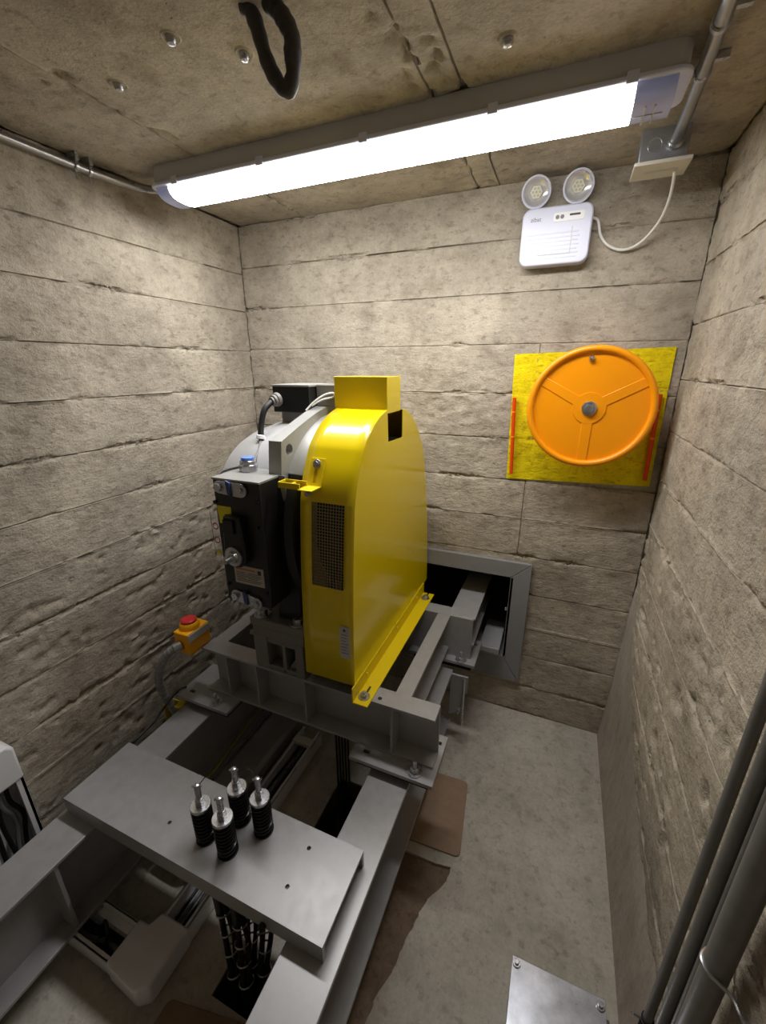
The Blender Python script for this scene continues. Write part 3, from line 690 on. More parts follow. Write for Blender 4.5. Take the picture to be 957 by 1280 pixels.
G().tube([(-1.0, 1.16, 1.424), (-1.02, 1.12, 1.423), (-1.03, 1.06, 1.42), (-1.025, 1.02, 1.405)], 0.004, 8).obj('sensor_cable', 'cable_black', t)
G().tube([(-0.88, 1.36, 1.60), (-0.855, 1.38, 1.63), (-0.82, 1.40, 1.655), (-0.795, 1.42, 1.66), (-0.80, 1.42, 1.645), (-0.84, 1.41, 1.635), (-0.88, 1.39, 1.61)], 0.0035, 8).obj('loop_wire', 'cable_white', t)

# ---------------------------------------------------------------- yellow sheave guard
GX0, GX1, GY0, GZ0 = -0.744, -0.552, 1.050, 0.705
t = thing('sheave_guard', 'tall glossy yellow sheet-metal guard with arched top over the rope sheave', 'machine guard', (-0.65, 1.45, ZU))
front = [(1.050, GZ0), (1.053, 0.90), (1.060, 1.05), (1.067, 1.15), (1.072, 1.20), (1.081, 1.294), (1.092, 1.364), (1.115, 1.431), (1.147, 1.490), (1.168, 1.520), (1.218, 1.561), (1.283, 1.595), (1.352, 1.613)]
back = [(1.503, 1.603), (1.567, 1.587), (1.637, 1.549), (1.711, 1.484), (1.770, 1.405), (1.801, 1.325), (1.833, 1.213), (1.860, 1.079), (1.886, 0.90), (1.896, GZ0)]
def catmull(P, sub=4):
    P = [Vector((p[0], p[1], 0)) for p in P]; Q = []
    for i in range(len(P) - 1):
        a = P[max(i - 1, 0)]; b = P[i]; c_ = P[i + 1]; d = P[min(i + 2, len(P) - 1)]
        for k in range(sub):
            s = k / sub; q = 0.5 * ((2 * b) + (c_ - a) * s + (2 * a - 5 * b + 4 * c_ - d) * s * s + (3 * b - a - 3 * c_ + d) * s ** 3); Q.append((q.x, q.y))
    Q.append((P[-1].x, P[-1].y)); return Q
fr = [front[0], front[1]] + catmull(front[1:])[1:]; bk = catmull(back)
notch = [(1.360, 1.503), (1.503, 1.500)]
G().add([(GX1, y, z) for y, z in fr + notch + bk], [tuple(range(len(fr + notch + bk)))]).obj('side_panel', 'yellow', t, smooth=False, solid=0.003)
G().add([(GX0, y, z) for y, z in fr + bk], [tuple(range(len(fr + bk)))]).obj('side_panel', 'yellow', t, smooth=False, solid=0.003)
# front sheet with the grille opening (x -0.704..-0.585, z 1.062..1.347)
ga, gb, gz0, gz1 = -0.704, -0.585, 1.064, 1.347
def y_at(z):
    for (ya_, za_), (yb_, zb_) in zip(fr[:-1], fr[1:]):
        if za_ <= z <= zb_: return ya_ + (yb_ - ya_) * (z - za_) / max(1e-9, zb_ - za_)
prof = sorted(set([(round(y, 5), round(z, 5)) for y, z in fr] + [(round(y_at(z), 5), z) for z in (gz0, gz1)]), key=lambda p: p[1])
g = G()
for (ya_, za_), (yb_, zb_) in zip(prof[:-1], prof[1:]):
    mid = (za_ + zb_) / 2
    spans = [(GX0, ga), (gb, GX1)] if gz0 < mid < gz1 else [(GX0, ga), (ga, gb), (gb, GX1)]
    for a, b in spans: g.add([(a, ya_, za_), (b, ya_, za_), (b, yb_, zb_), (a, yb_, zb_)], [(0, 1, 2, 3)])
for (ya_, za_), (yb_, zb_) in zip(bk[:-1], bk[1:]): g.add([(GX0, ya_, za_), (GX1, ya_, za_), (GX1, yb_, zb_), (GX0, yb_, zb_)], [(0, 1, 2, 3)])
import bmesh
def merge(g):
    bm = bmesh.new(); vs = [bm.verts.new(v) for v in g.v]
    for f in g.f:
        try: bm.faces.new([vs[i] for i in f])
        except ValueError: pass
    bmesh.ops.remove_doubles(bm, verts=bm.verts, dist=1e-5); bm.verts.index_update()
    h = G(); h.v = [tuple(v.co) for v in bm.verts]; h.f = [tuple(v.index for v in f.verts) for f in bm.faces]; bm.free(); return h
merge(g).obj('front_sheet', 'yellow', t, solid=0.003, angle=45)
g = G()
for i in range(13):
    x = ga + (gb - ga) * i / 12
    zs = np.linspace(gz0, gz1, 9); g.tube([(x, y_at(z) + 0.001, z) for z in zs], 0.0013, 4, smooth=False)
for j in range(29):
    z = gz0 + (gz1 - gz0) * j / 28; g.cyl((ga, y_at(z) + 0.001, z), (gb, y_at(z) + 0.001, z), 0.0013, seg=4, caps=False)
g.obj('wire_grille', 'grille', t, smooth=False)
tb = G().box(-0.752, GX1 + 0.001, 1.350, 1.478, 1.600, 1.721).obj('top_box', 'yellow', t, bevel=0.0015)
# angle bracket at the foot
g = G().prism([(-0.550, ZU + 0.001), (-0.492, ZU + 0.001), (-0.492, ZU + 0.006), (-0.546, ZU + 0.006), (-0.546, 0.712), (-0.550, 0.712)], 'y', 1.026, 1.838)
br = g.obj('foot_angle', 'yellow_dull', t)
for y in (1.065, 1.785):
    bolt(t, (-0.522, y, ZU + 0.006), 0.012, 0.006, 'foot_bolt')
    for part in (br, front_channel if y < 1.4 else rear_channel): cut(part, G().box(-0.526, -0.518, y + 0.015, y + 0.055, ZU - 0.03, ZU + 0.02))
for y in (1.14, 1.45, 1.72): G().cyl((-0.546, y, 0.69), (-0.541, y, 0.69), 0.006, seg=8).obj('panel_rivet', 'yellow_dull', br)
cut(front_channel, G().cyl((-0.470, 1.085, ZU - 0.03), (-0.470, 1.085, ZU + 0.01), 0.008, seg=14))
# second angle on the hidden flank
G().box(-0.750, -0.746, 1.40, 1.84, ZU + 0.001, 0.712).obj('foot_angle', 'yellow_dull', t)
lab = G().box(-0.599, -0.563, GY0 - 0.0035, GY0 + 0.0015, 0.815, 0.936).obj('paper_label', 'label_grey', t)
G().cyl((-0.581, GY0 - 0.003, 0.924), (-0.581, GY0 - 0.0045, 0.924), 0.005, seg=12).obj('printed_symbol', 'print', lab)
g = G()
for k in range(7): g.box(-0.594, -0.568 - 0.004 * (k % 3), GY0 - 0.0042, GY0 - 0.003, 0.905 - k * 0.012, 0.9075 - k * 0.012)
g.obj('printed_lines', 'cable_grey', lab)
# latch: slotted tab on the sheet and looped arm reaching over to the casting
ly = y_at(1.44)
tilt = lambda x, z, o=0.0: (x, y_at(z) - 0.004 - o, z)
g = G()
q = [(-0.722, 1.395), (-0.672, 1.395), (-0.672, 1.478), (-0.722, 1.478)]
vs = [tilt(x, z) for x, z in q] + [tilt(x, z, 0.004) for x, z in q]
g.add(vs, [(0, 1, 2, 3), (7, 6, 5, 4)] + [(i, (i + 1) % 4, 4 + (i + 1) % 4, 4 + i) for i in range(4)])
tab = g.obj('latch_tab', 'yellow_dull', t)
cut(tab, G().box(-0.703, -0.692, 1.0, 1.25, 1.405, 1.455))
bolt(tab, tilt(-0.697, 1.462, 0.004), 0.008, 0.0, 'latch_bolt', (0, -1, 0.4))
g = G().box(-0.722, -0.672, 1.040, 1.105, 1.393, 1.397).box(-0.80, -0.718, 1.048, 1.052, 1.393, 1.412).box(-0.80, -0.718, 1.088, 1.092, 1.393, 1.412).box(-0.80, -0.796, 1.048, 1.092, 1.393, 1.412).box(-0.765, -0.755, 1.05, 1.09, 1.396, 1.406)
g.obj('latch_arm', 'yellow_dull', t, bevel=0.001)
bolt(t, (-0.715, 1.085, 1.375), 0.007, 0.004, 'latch_bolt', (0, -1, 0.2))
# hoist ropes leaving the sheave
for k in range(5):
    x = -0.695 + k * 0.0135
    o = G().tube([(x, 1.149, 1.2), (x, 1.149, 0.3), (x, 1.149, -0.65)], 0.0045, 8, smooth=False).obj('traction_rope', 'cable_black')
    tag(o, 'black wire rope running down from yellow guard into floor hole', 'rope', 'traction ropes below the guard')

# ---------------------------------------------------------------- emergency stop, its conduit and bracket
t = thing('emergency_stop', 'amber emergency stop box with red mushroom button on machine frame end', 'switch', (-1.30, 1.06, ZU))
G().box(-1.338, -1.264, 1.0, 1.115, 0.655, 0.748).obj('box_body', 'estop', t, bevel=0.004)
G().box(-1.325, -1.275, 1.02, 1.10, 0.640, 0.657).obj('mounting_foot', 'estop', t)
G().lathe((-1.305, 1.055, 0.747), (0, 0, 1), [(0.040, 0), (0.040, 0.012), (0.036, 0.022), (0.032, 0.026)], 24).obj('button_collar', 'estop', t)
G().lathe((-1.305, 1.055, 0.772), (0, 0, 1), [(0.028, 0), (0.031, 0.003), (0.031, 0.009), (0.026, 0.013), (0.0, 0.014)], 24).obj('mushroom_button', 'red_button', t)
G().box(-1.264, -1.2615, 1.004, 1.111, 0.712, 0.742).obj('label_plate', 'label_grey', t)
G().cyl((-1.303, 1.002, 0.695), (-1.318, 0.975, 0.688), 0.0195, seg=18).obj('conduit_gland', 'zinc', t, bevel=0.002)
path = [(-1.314, 0.985, 0.690), (-1.345, 0.965, 0.665), (-1.385, 0.955, 0.605), (-1.415, 0.955, 0.53), (-1.425, 0.965, 0.45), (-1.41, 0.98, 0.37), (-1.39, 0.99, 0.28), (-1.38, 0.995, 0.16), (-1.38, 0.995, 0.0)]
cl = G().tube(path, 0.0165, 14, rfun=lambda s: 1.0 + 0.07 * math.sin(s * 2 * math.pi * 26), sub=26).obj('flexible_conduit', 'flex')
tag(cl, 'curved grey flexible conduit dropping from the amber emergency stop', 'conduit')
t = thing('conduit_bracket', 'small yellow clip bracket holding the grey flexible conduit by beam', 'bracket', (-1.40, 0.99, 0.30))
g = G().box(-1.437, -1.412, 0.962, 1.0, 0.376, 0.380).box(-1.437, -1.433, 0.962, 1.0, 0.28, 0.380).box(-1.372, -1.342, 0.965, 1.01, 0.384, 0.389).box(-1.437, -1.342, 0.998, 1.002, 0.30, 0.385)
g.obj('clip', 'yellow_dull', t, bevel=0.001)
tag(G().tube([(-1.36, 1.03, 0.443), (-1.37, 1.0, 0.447), (-1.375, 0.95, 0.43), (-1.365, 0.86, 0.405), (-1.36, 0.78, 0.397), (-1.35, 0.70, 0.395), (-1.36, 0.6, 0.2), (-1.40, 0.55, 0.02)], 0.0045, 8).obj('earth_cable', 'cable_black'), 'thin black cable slanting from frame plate to behind the spring plate', 'cable')
tag(G().tube([(-1.225, 1.42, 0.107), (-1.235, 1.28, 0.107), (-1.215, 1.10, 0.107), (-1.20, 0.95, 0.107), (-1.21, 0.80, 0.107)], 0.0055, 8).obj('earth_wire', 'earth'), 'green and yellow striped earth wire lying along the beam foot', 'wire')
t = thing('steel_trunking', 'closed grey steel trunking on the floor along the beam foot', 'trunking', (-1.1, 1.2, 0))
g = G().prism([(-1.185, 0.0), (-1.185, 0.082), (-1.17, 0.094), (-1.05, 0.094), (-1.03, 0.078), (-1.03, 0.0)], 'y', 0.64, 1.88); g.obj('trunk_body', 'steel', t, bevel=0.004)
G().box(-1.19, -1.186, 0.64, 1.88, 0.0, 0.098).obj('lid_flange', 'steel', t)

# ---------------------------------------------------------------- white cable ducts
def duct(name, label, x0, x1, y0, y1, axis, h=0.075, wall=0.006):
    t = thing(name, label, 'cable duct', ((x0 + x1) / 2, (y0 + y1) / 2, 0), 'white cable ducts')
    G().box(x0, x1, y0, y1, 0.0, 0.004).obj('duct_base', 'white', t)
    if axis == 'y': ws = [(x0, x0 + wall, y0, y1), (x1 - wall, x1, y0, y1)]
    else: ws = [(x0, x1, y0, y0 + wall), (x0, x1, y1 - wall, y1)]
    for a in ws:
        o = G().box(*a, 0.0, h).obj('duct_wall', 'white', t, bevel=0.001)
    lips = [(x0, x0 + 0.014, y0, y1), (x1 - 0.014, x1, y0, y1)] if axis == 'y' else [(x0, x1, y0, y0 + 0.014), (x0, x1, y1 - 0.014, y1)]
    for a in lips: G().box(*a, h - 0.003, h).obj('duct_lip', 'white', t)
    return t
dY = duct('cable_duct', 'open white cable duct on the floor running below the yellow guard', -0.995, -0.893, 0.515, 1.34, 'y')
G().box(-0.995, -0.893, 1.245, 1.285, 0.062, 0.079).obj('cover_clip', 'cream', dY, bevel=0.001)
dX = duct('cable_duct', 'open white cable duct with socket holes running under the beam to rough wall', -1.50, -1.045, 0.368, 0.475, 'x')
t = thing('duct_corner', 'blank white corner cover joining two open cable ducts', 'duct cover', (-0.98, 0.44, 0))
poly = [(-1.052, 0.362), (-0.92, 0.352), (-0.888, 0.375), (-0.888, 0.522), (-0.998, 0.522), (-1.012, 0.482), (-1.052, 0.480)]
G().prism(poly, 'z', 0.0, 0.083).obj('cover', 'white', t, bevel=0.008, bseg=3)
t = thing('wall_duct', 'upright white cable duct with rounded top cap against the rough wall', 'cable duct', (-1.535, 0.41, 0), 'white cable ducts')
G().prism([(0.33, 0.475), (0.33, 0.62), (0.47, 0.62), (0.49, 0.60), (0.49, 0.475)], 'x', -1.565, -1.492).obj('top_cap', 'white', t, bevel=0.008, bseg=3)
G().box(-1.565, -1.561, 0.335, 0.488, 0.0, 0.48).obj('duct_base', 'white', t)
G().box(-1.565, -1.497, 0.478, 0.488, 0.0, 0.48).box(-1.502, -1.497, 0.466, 0.488, 0.0, 0.48).obj('duct_wall', 'white', t, bevel=0.001)
G().box(-1.565, -1.497, 0.335, 0.345, 0.0, 0.48).box(-1.502, -1.497, 0.335, 0.365, 0.0, 0.48).obj('duct_wall', 'white', t, bevel=0.001)
# socket plate inside the duct and loose cables
t = thing('duct_socket', 'small white socket strip clipped to the open duct under the beam', 'socket', (-1.13, 0.46, 0.0))
sb = G().box(-1.20, -1.06, 0.440, 0.466, 0.004, 0.066).obj('socket_body', 'white', t)
for x in (-1.152, -1.135, -1.118): cut(sb, G().cyl((x, 0.43, 0.045), (x, 0.458, 0.045), 0.005, seg=10))
def cable(pts, r, mat, label, group): tag(G().tube(pts, r, 8).obj('duct_cable', mat), label, 'cable', group)
for k in range(5):
    x = -0.978 + k * 0.0175; j = [random.uniform(-0.002, 0.002) for _ in range(6)]
    cable([(x + j[0], 0.50, 0.012 + 0.004 * (k % 2)), (x + j[1], 0.7, 0.020), (x + j[2], 0.9, 0.014), (x + j[3], 1.05, 0.026), (x + j[4], 1.2, 0.014), (x + j[5], 1.33, 0.016)], 0.005 + 0.001 * (k % 3), ['cable_black', 'cable_grey', 'cable_black', 'cable_grey', 'cable_black'][k],
          ['black', 'grey', 'black', 'grey', 'black'][k] + ' cable lying in the open duct below the guard', 'cables in the floor duct below the guard')
for k in range(4):
    y = 0.39 + k * 0.014
    cable([(-1.49, y, 0.014), (-1.35, y + 0.008, 0.022), (-1.22, y - 0.004, 0.016), (-1.12, y + 0.01, 0.026), (-1.04, y, 0.018)], 0.006, ['cable_black', 'cable_grey', 'cable_black', 'cable_black'][k], ['black', 'grey', 'black', 'black'][k] + ' cable lying in the open duct under the beam', 'cables in the duct under the beam')
cable([(-1.16, 0.41, 0.02), (-1.155, 0.425, 0.06), (-1.145, 0.43, 0.088), (-1.128, 0.425, 0.088), (-1.115, 0.41, 0.06), (-1.12, 0.40, 0.02)], 0.005, 'cable_black', 'black cable loop rising out of the duct under the beam', 'cables in the duct under the beam')
for k in range(5):
    y = 0.365 + k * 0.023; s = random.uniform(-0.012, 0.012)
    cable([(-1.545, y, 0.49), (-1.53, y + s, 0.40), (-1.535, y - s, 0.31), (-1.525, y + s, 0.2), (-1.53, y, 0.08)], 0.007, 'cable_black' if k % 3 else 'cable_grey', ('black' if k % 3 else 'grey') + ' cable inside upright white wall duct', 'cables in the wall duct')
# brown boards on the floor
poly = []
for cx, cy, a0 in ((-0.175, 1.115, -90), (-0.205, 1.39, 0), (-0.47, 1.38, 90), (-0.47, 1.10, 180)):
    for k in range(5): poly.append((cx + 0.02 * math.cos(R(a0 + 22.5 * k)), cy + 0.02 * math.sin(R(a0 + 22.5 * k))))
tag(G().prism(poly, 'z', 0.0, 0.007).obj('floor_board', 'board', bevel=0.002), 'thin brown rounded board lying beside the right-hand beam foot', 'board')
poly = []
for cx, cy, a0 in ((-0.62, 0.30, -90), (-0.62, 0.425, 0), (-0.83, 0.385, 90), (-0.83, 0.25, 180)):
    for k in range(5): poly.append((cx + 0.02 * math.cos(R(a0 + 22.5 * k)), cy + 0.02 * math.sin(R(a0 + 22.5 * k))))
tag(G().prism(poly, 'z', 0.0, 0.007).obj('floor_board', 'board', bevel=0.002), 'thin brown board on the floor in front of hanging hoist ropes', 'board')

# ---------------------------------------------------------------- floor junction box and the upright conduits on the right wall
t = thing('floor_box', 'scuffed bright sheet-metal box with screwed lid on the floor', 'junction box', (0.17, 0.70, 0))
G().box(0.062, 0.284, 0.56, 0.782, 0.0, 0.196).obj('box_body', 'galv', t, bevel=0.002)
G().box(0.056, 0.288, 0.555, 0.788, 0.196, 0.202).obj('lid', 'galv_bright', t, bevel=0.001)
for x, y in ((0.068, 0.773), (0.275, 0.770)): bolt(t, (x, y, 0.202), 0.006, 0.0, 'lid_screw')
G().lathe((0.284, 0.752, 0.165), (1, 0, 0), [(0.013, 0), (0.016, 0.004), (0.016, 0.014), (0.011, 0.016), (0.011, 0.03)], 12).obj('side_gland', 'zinc', t)
def upright(x, y, r, z0, label, name='conduit_pipe'):
    t = thing(name, label, 'pipe', (x, y, z0), 'upright conduits on the wall')
    G().cyl((x, y, z0), (x, y, ZC - 0.001), r, seg=20).obj('pipe', 'pipe_grey', t)
    return t
pA = upright(0.366, 0.757, 0.0105, 0.19, 'slim grey upright conduit with strap and elbow towards floor box')
G().tube([(0.310, 0.752, 0.165), (0.335, 0.754, 0.163), (0.355, 0.756, 0.172), (0.366, 0.757, 0.20)], 0.0095, 12).obj('elbow', 'pipe_grey', pA)
G().lathe((0.366, 0.757, 0.225), (0, 0, 1), [(0.0135, 0), (0.0135, 0.05)], 16).obj('coupling', 'rubber', pA)
G().lathe((0.366, 0.757, 0.262), (0, 0, 1), [(0.0125, 0), (0.014, 0.002), (0.0125, 0.006)], 16, close=True).cyl((0.354, 0.757, 0.262), (0.336, 0.757, 0.266), 0.003, seg=8).cyl((0.354, 0.765, 0.25), (0.334, 0.767, 0.25), 0.003, seg=8).obj('strap', 'zinc', pA)
upright(0.364, 0.697, 0.0120, 0.0, 'medium grey upright conduit between slim conduit and thick pipe')
upright(0.372, 0.674, 0.0075, 0.0, 'thinnest grey conduit squeezed beside the thick strapped pipe')
pD = upright(0.353, 0.602, 0.0200, 0.0, 'thick grey upright pipe held by a bent wire strap')
G().tube([(0.383, 0.630, 0.80), (0.366, 0.624, 0.802), (0.345, 0.622, 0.80), (0.332, 0.606, 0.798), (0.336, 0.588, 0.796), (0.352, 0.578, 0.795), (0.366, 0.565, 0.795), (0.372, 0.545, 0.794), (0.383, 0.540, 0.79)], 0.0035, 8).obj('wire_strap', 'zinc', pD)

# ---------------------------------------------------------------- painted square, handwheel and red bars on the back wall
us = np.linspace(-0.214, 0.350, 56); ws = np.linspace(1.274, 1.800, 52); g = G()
bands = [0.0] + jb + [ZC]
for w in ws:
    b = max(i for i in range(len(bands)) if bands[i] <= w); dj = min(abs(w - z) for z in jb)
    for u in us:
        d = float(relief(np.array([u]), np.array([w]), b, 3, lambda a, c: 0 * a)[0])
        d -= 0.010 * max(0, 1 - dj / 0.011) * random.random() + (0.012 * max(0, 1 - abs(u + 0.118) / 0.011)) * random.random()
        sh = 0.012 * (1.8 - w) / 0.526
        g.v.append((u + sh * (1 if u < 0 else 0.5), Y1 - max(d, -0.008) - 0.0055, w + 0.018 * (u + 0.214) / 0.564))
g.f = [(j * 56 + i, j * 56 + i + 1, (j + 1) * 56 + i + 1, (j + 1) * 56 + i) for j in range(51) for i in range(55)]
tag(g.obj('painted_square', 'yellow_wall', angle=60), 'bright yellow square painted on concrete wall behind the orange handwheel', 'painted panel')
t = thing('handwheel', 'round orange handwheel hung over the yellow painted wall square', 'handwheel', (0.088, 1.80, 1.38))
HC = (0.088, 1.80, 1.602)
G().lathe(HC, (0, -1, 0), [(0.0, -0.006), (0.205, -0.006), (0.205, -0.002), (0.0, -0.002)], 64).obj('web_disc', 'orange', t, angle=25)
prof = [(0.211 + 0.0125 * math.cos(a), 0.0 + 0.0135 * math.sin(a)) for a in np.linspace(0, 2 * math.pi, 14)[:-1]]
G().lathe(HC, (0, -1, 0), prof, 72, close=True).obj('rim', 'orange', t, angle=60)
for k, ang in enumerate((270, 29, 151)):
    d = Vector((math.cos(R(ang)), 0, math.sin(R(ang)))); nn = Vector((-d.z, 0, d.x)); c0 = Vector(HC)
    vs = []
    for yy in (0.003, -0.0008):
        for s_, l_ in ((-0.019, 0.02), (0.019, 0.02), (0.017, 0.202), (-0.017, 0.202)): vs.append(c0 + d * l_ + nn * s_ + Vector((0, yy, 0)))
    G().add(vs, [(0, 1, 2, 3), (7, 6, 5, 4)] + [(i, (i + 1) % 4, 4 + (i + 1) % 4, 4 + i) for i in range(4)]).obj('spoke', 'orange', t, bevel=0.002)
G().lathe(HC, (0, -1, 0), [(0.058, -0.004), (0.057, 0.0016), (0.0, 0.002)], 40).obj('hub', 'orange', t, angle=20)
G().lathe(HC, (0, -1, 0), [(0.0, 0.004), (0.026, 0.004), (0.026, 0.008), (0.024, 0.009), (0.015, 0.009), (0.015, 0.018), (0.006, 0.020), (0.0, 0.020)], 24).obj('hub_nut', 'zinc', t)
G().lathe((HC[0] - 0.016, HC[1], HC[2] + 0.177), (0, -1, 0), [(0.010, 0), (0.010, 0.006), (0.007, 0.012), (0.0, 0.014)], 16).obj('rim_stud', 'zinc', t)
G().cyl((HC[0], 1.80, HC[2]), (HC[0], Y1 + 0.005, HC[2]), 0.018, seg=16).obj('mounting_pin', 'zinc', t)
for (xa, za, xb, zb, lb) in ((-0.197, 1.628, -0.181, 1.300, 'slim red bar clipped upright on bare side of yellow square'), (0.327, 1.652, 0.333, 1.322, 'slim red bar partly behind the orange wheel, near corner')):
    t = thing('red_bar', lb, 'bar', ((xa + xb) / 2, Y1 - 0.021, zb))
    G().cyl((xa, Y1 - 0.021, za), (xb, Y1 - 0.021, zb), 0.0075, seg=12).obj('rod', 'red', t)
    for f_ in (0.18, 0.5):
        x = xa + (xb - xa) * f_; z = za + (zb - za) * f_
        G().cyl((x, Y1 - 0.021, z - 0.003), (x, Y1 - 0.021, z + 0.003), 0.0088, seg=12).box(x - 0.003, x + 0.003, Y1 - 0.014, Y1 + 0.002, z - 0.003, z + 0.003).obj('clip', 'orange', t)

# ---------------------------------------------------------------- emergency light, cord and ceiling box
t = thing('emergency_light', 'lilac-white twin-head emergency light fixed high on the concrete wall', 'emergency light', (-0.107, Y1, 2.10))
def rrect(x0, x1, z0, z1, r, n=6):
    P = []
    for cx, cz, a0 in ((x1 - r, z1 - r, 0), (x0 + r, z1 - r, 90), (x0 + r, z0 + r, 180), (x1 - r, z0 + r, 270)):
        for k in range(n + 1): P.append((cx + r * math.cos(R(a0 + 90 * k / n)), cz + r * math.sin(R(a0 + 90 * k / n))))
    return P
EY = 1.872
case = G().prism(rrect(-0.226, 0.012, 2.108, 2.294, 0.03), 'y', EY, Y1 + 0.004).obj('case', 'white_lilac', t, bevel=0.006, bseg=3)
g = G()
for k in range(7): g.box(-0.205, -0.03 + 0.005 * (k % 2), EY - 0.0015, EY + 0.001, 2.128 + k * 0.013, 2.1315 + k * 0.013)
g.obj('vent_ribs', 'white_lilac', case, bevel=0.0005)
G().box(-0.16, -0.052, EY - 0.002, EY + 0.001, 2.140, 2.1425).box(-0.053, -0.050, EY - 0.002, EY + 0.001, 2.14, 2.225).obj('panel_line', 'label_grey', case)
pl = G().prism(rrect(-0.118, -0.016, 2.243, 2.270, 0.006), 'y', EY - 0.002, EY + 0.001).obj('indicator_panel', 'white', case)
for x in (-0.105, -0.089): G().cyl((x, EY - 0.001, 2.2565), (x, EY - 0.004, 2.2565), 0.0065, seg=14).obj('indicator', 'cable_grey', pl)
G().box(-0.065, -0.03, EY - 0.0028, EY - 0.0015, 2.257, 2.263).obj('printed_caption', 'print', pl)
text_part('brand_print', 'zibat', 0.019, (-0.178, EY - 0.0006, 2.256), FACE_FRONT, 'cable_grey', case)
for x in (-0.186, -0.048):
    c0 = Vector((x, 1.872, 2.343)); ax = Vector((0.05, -1, -0.35)).normalized()
    hd = G().lathe(c0, ax, [(0.028, -0.03), (0.046, -0.004), (0.050, 0.004), (0.050, 0.012), (0.044, 0.013), (0.042, 0.006), (0.018, -0.012), (0.0, -0.012)], 32).obj('lamp_head', 'white_lilac', t)
    G().lathe(c0, ax, [(0.0415, 0.0065), (0.026, -0.006), (0.0, -0.008)], 28, caps=False).obj('reflector', 'reflector', hd)
    c1 = c0 + ax * 0.0005
    d_, u_, v_ = basis(ax)
    g = G(); g.cyl(c0 - ax * 0.006, c0 + ax * 0.002, 0.021, seg=6)
    g.obj('led_cluster', 'led', hd)
    g = G()
    for k in range(7):
        a = k * R(60); rr = 0 if k == 6 else 0.012; p = c0 + ax * 0.002 + (u_ * math.cos(a) + v_ * math.sin(a)) * rr
        g.cyl(p, p + ax * 0.002, 0.0042, seg=10)
    g.obj('led_lens', 'label_grey', hd)
    G().cyl(c0 + Vector((0, 0.01, -0.045)), (x, 1.89, 2.288), 0.009, seg=12).obj('swivel_neck', 'white_lilac', hd)
tag(G().tube([(0.008, 1.898, 2.250), (0.030, 1.905, 2.240), (0.045, 1.91, 2.195), (0.075, 1.91, 2.160), (0.125, 1.91, 2.142), (0.175, 1.90, 2.158), (0.215, 1.86, 2.205), (0.226, 1.80, 2.255), (0.218, 1.735, 2.302)], 0.0045, 10).obj('power_cord', 'cable_white'), 'white cord looping from emergency light up to the ceiling box', 'cord')
t = thing('ceiling_box', 'galvanised ceiling junction box with cream cover plate by the wall', 'junction box', (0.175, 1.75, 2.30))
bx_ = G().box(0.113, 0.236, 1.69, 1.80, 2.312, ZC + 0.004).obj('box_body', 'galv', t, bevel=0.002)
G().lathe((0.150, 1.69, 2.358), (0, -1, 0), [(0.016, 0), (0.0175, 0.0012), (0.019, 0)], 20, close=True).obj('knockout', 'zinc', bx_)
cv = G().box(0.103, 0.248, 1.662, 1.782, 2.303, 2.313).obj('cover_plate', 'cream', t, bevel=0.002)
G().box(0.135, 0.222, 1.715, 1.728, 2.3015, 2.3035).obj('cover_slot', 'label_grey', cv)
# conduits under the ceiling
t = thing('ceiling_conduit', 'galvanised conduit running under the ceiling into the junction box', 'conduit', (0.195, 0.5, 2.34))
G().tube([(0.180, Y0, 2.372), (0.182, 1.10, 2.372), (0.192, 1.35, 2.370), (0.199, 1.55, 2.364), (0.201, 1.70, 2.358)], 0.0145, 16, smooth=False).obj('pipe', 'conduit', t)
G().lathe((0.201, 1.695, 2.358), (0, -1, 0), [(0.020, 0), (0.020, 0.02), (0.016, 0.022)], 16).obj('end_fitting', 'zinc', t)
for y in (1.22, 1.38):
    x = 0.186 if y < 1.3 else 0.193
    G().lathe((x, y, 2.371), (0, 1, 0), [(0.0150, 0), (0.0180, 0.002), (0.0180, 0.012), (0.0150, 0.014)], 16, close=True).box(x + 0.012, x + 0.045, y, y + 0.012, 2.385, 2.399).obj('strap', 'zinc', t)
t = thing('corner_conduit', 'galvanised conduit along the wall top ending at lamp end', 'conduit', (-1.54, 0.5, 2.34))
G().tube([(-1.545, Y0, 2.365), (-1.545, 0.6, 2.365), (-1.543, 1.10, 2.365), (-1.535, 1.22, 2.365), (-1.505, 1.32, 2.363), (-1.455, 1.365, 2.360), (-1.41, 1.372, 2.358)], 0.0125, 14).obj('pipe', 'conduit', t)
for y in (1.12, 1.165):
    G().lathe((-1.541, y, 2.365), (0, 1, 0), [(0.013, 0), (0.0165, 0.002), (0.0165, 0.010), (0.013, 0.012)], 14, close=True).cyl((-1.541, y + 0.006, 2.352), (-1.541, y + 0.006, 2.330), 0.003, seg=8).box(-1.56, -1.522, y, y + 0.012, 2.377, 2.400).obj('strap', 'zinc', t)

# ---------------------------------------------------------------- ceiling lamp (real light of the room)
LX0, LX1, LY0, LY1 = -1.425, 0.168, 1.292, 1.458
t = thing('batten_lamp', 'long lit waterproof batten lamp fixed under the concrete ceiling', 'lamp', (-0.63, 1.375, 2.30))
def batten(x0, x1, ins, z0, z1):
    return rrect(x0, x1, LY0 + ins, LY1 - ins, 0.035)
G().prism(batten(LX0 + 0.008, LX1 - 0.008, 0.008, 0, 0), 'z', 2.350, ZC + 0.003).obj('housing', 'label_grey', t, bevel=0.004)
g = G(); rim_o = batten(LX0, LX1, 0.0, 0, 0); g.prism(rim_o, 'z', 2.341, 2.352); g.obj('rim', 'white_lilac', t, bevel=0.003)
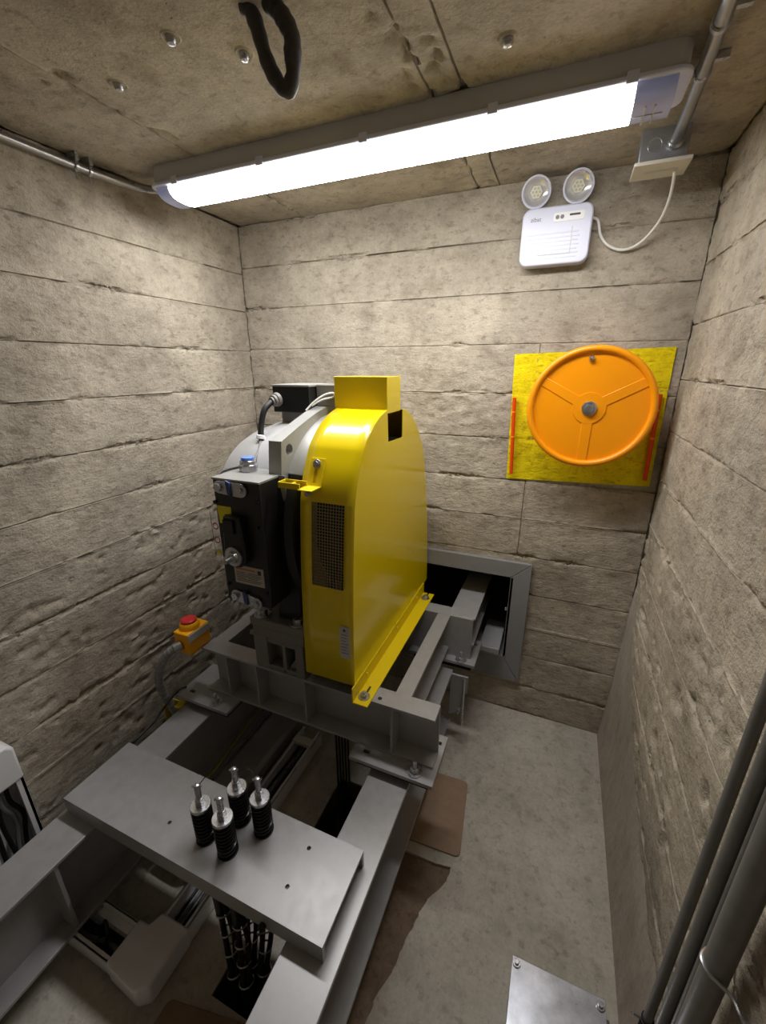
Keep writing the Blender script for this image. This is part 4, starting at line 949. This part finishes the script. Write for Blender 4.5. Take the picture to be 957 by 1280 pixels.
# lit part of the lens: half-round trough
def trough(x0, x1, hw, z0, z1, n=12, flat=0.75):
    g = G(); yc = (LY0 + LY1) / 2; P = []
    for k in range(n + 1):
        a = math.pi * k / n; c_ = math.cos(a); s_ = math.sin(a)
        P.append((yc + hw * math.copysign(abs(c_) ** flat, c_), z0 - (z0 - z1) * s_ ** flat))
    for x in (x0, x1): g.v += [(x, y, z) for y, z in P]
    g.f = [(k, k + 1, n + 2 + k, n + 1 + k) for k in range(n)] + [tuple(range(n + 1))[::-1], tuple(range(n + 1, 2 * n + 2))]
    return g
lens = trough(-1.345, 0.060, 0.070, 2.343, 2.306).obj('lit_lens', 'lamp', t, angle=80)
lens.data.materials.append(M['lamp_flank'])
for p in lens.data.polygons:                       # the diffuser is brightest on its underside
    if abs(p.normal.z) < 0.8: p.material_index = 1
trough(0.061, 0.140, 0.070, 2.343, 2.306).obj('lens_end', 'frost', t, angle=60)
trough(-1.398, -1.346, 0.070, 2.343, 2.306).obj('lens_end', 'frost', t, angle=60)
g = G().box(0.085, 0.089, 1.335, 1.415, 2.304, 2.307).box(0.105, 0.108, 1.335, 1.415, 2.304, 2.307).box(0.065, 0.125, 1.372, 1.375, 2.304, 2.307)
g.obj('end_ribs', 'label_grey', t)
for x in (-1.30, -0.95, -0.60, -0.25, 0.05):
    for y in (LY0 - 0.002, LY1 - 0.004): G().box(x - 0.012, x + 0.012, y, y + 0.006, 2.336, 2.358).obj('clip', 'white_lilac', t, bevel=0.001)

# ---------------------------------------------------------------- sling loop and stubs in the ceiling
lp = [(-0.662, 0.885, 2.405), (-0.648, 0.89, 2.40), (-0.640, 0.90, 2.375), (-0.624, 0.90, 2.325), (-0.601, 0.90, 2.284), (-0.580, 0.90, 2.268), (-0.566, 0.90, 2.285), (-0.563, 0.90, 2.318), (-0.563, 0.90, 2.345), (-0.578, 0.90, 2.372), (-0.594, 0.90, 2.392), (-0.612, 0.90, 2.407)]
tag(G().tube(lp, 0.0145, 12, rfun=lambda s: 1.0 + 0.10 * math.sin(s * 70) * math.sin(s * 31) + 0.12 * (s > 0.6)).obj('sling_loop', 'sling'), 'black tape-wrapped sling loop hanging from the ceiling', 'loop')
for x, y, lb in ((-0.846, 0.885, 'shiny metal stub in a pitted patch of ceiling'), (-0.739, 0.984, 'round shiny metal stub in smooth ceiling beside black sling loop'), (-1.09, 0.95, 'pair-headed metal stub in ceiling near the long rough seam'), (-0.203, 1.166, 'small metal stub in ceiling between broken seam and lamp')):
    t = thing('ceiling_stub', lb, 'metal stub', (x, y, 2.38), 'metal stubs in the ceiling')
    G().lathe((x, y, ZC + 0.002), (0, 0, -1), [(0.011, 0), (0.011, 0.010), (0.008, 0.015), (0.0, 0.017)], 14).obj('stub', 'zinc', t)
    G().lathe((x, y, ZC), (0, 0, -1), [(0.012, 0), (0.019, 0.003), (0.024, 0.0)], 14, close=True).obj('chipped_ring', 'ceil', t)
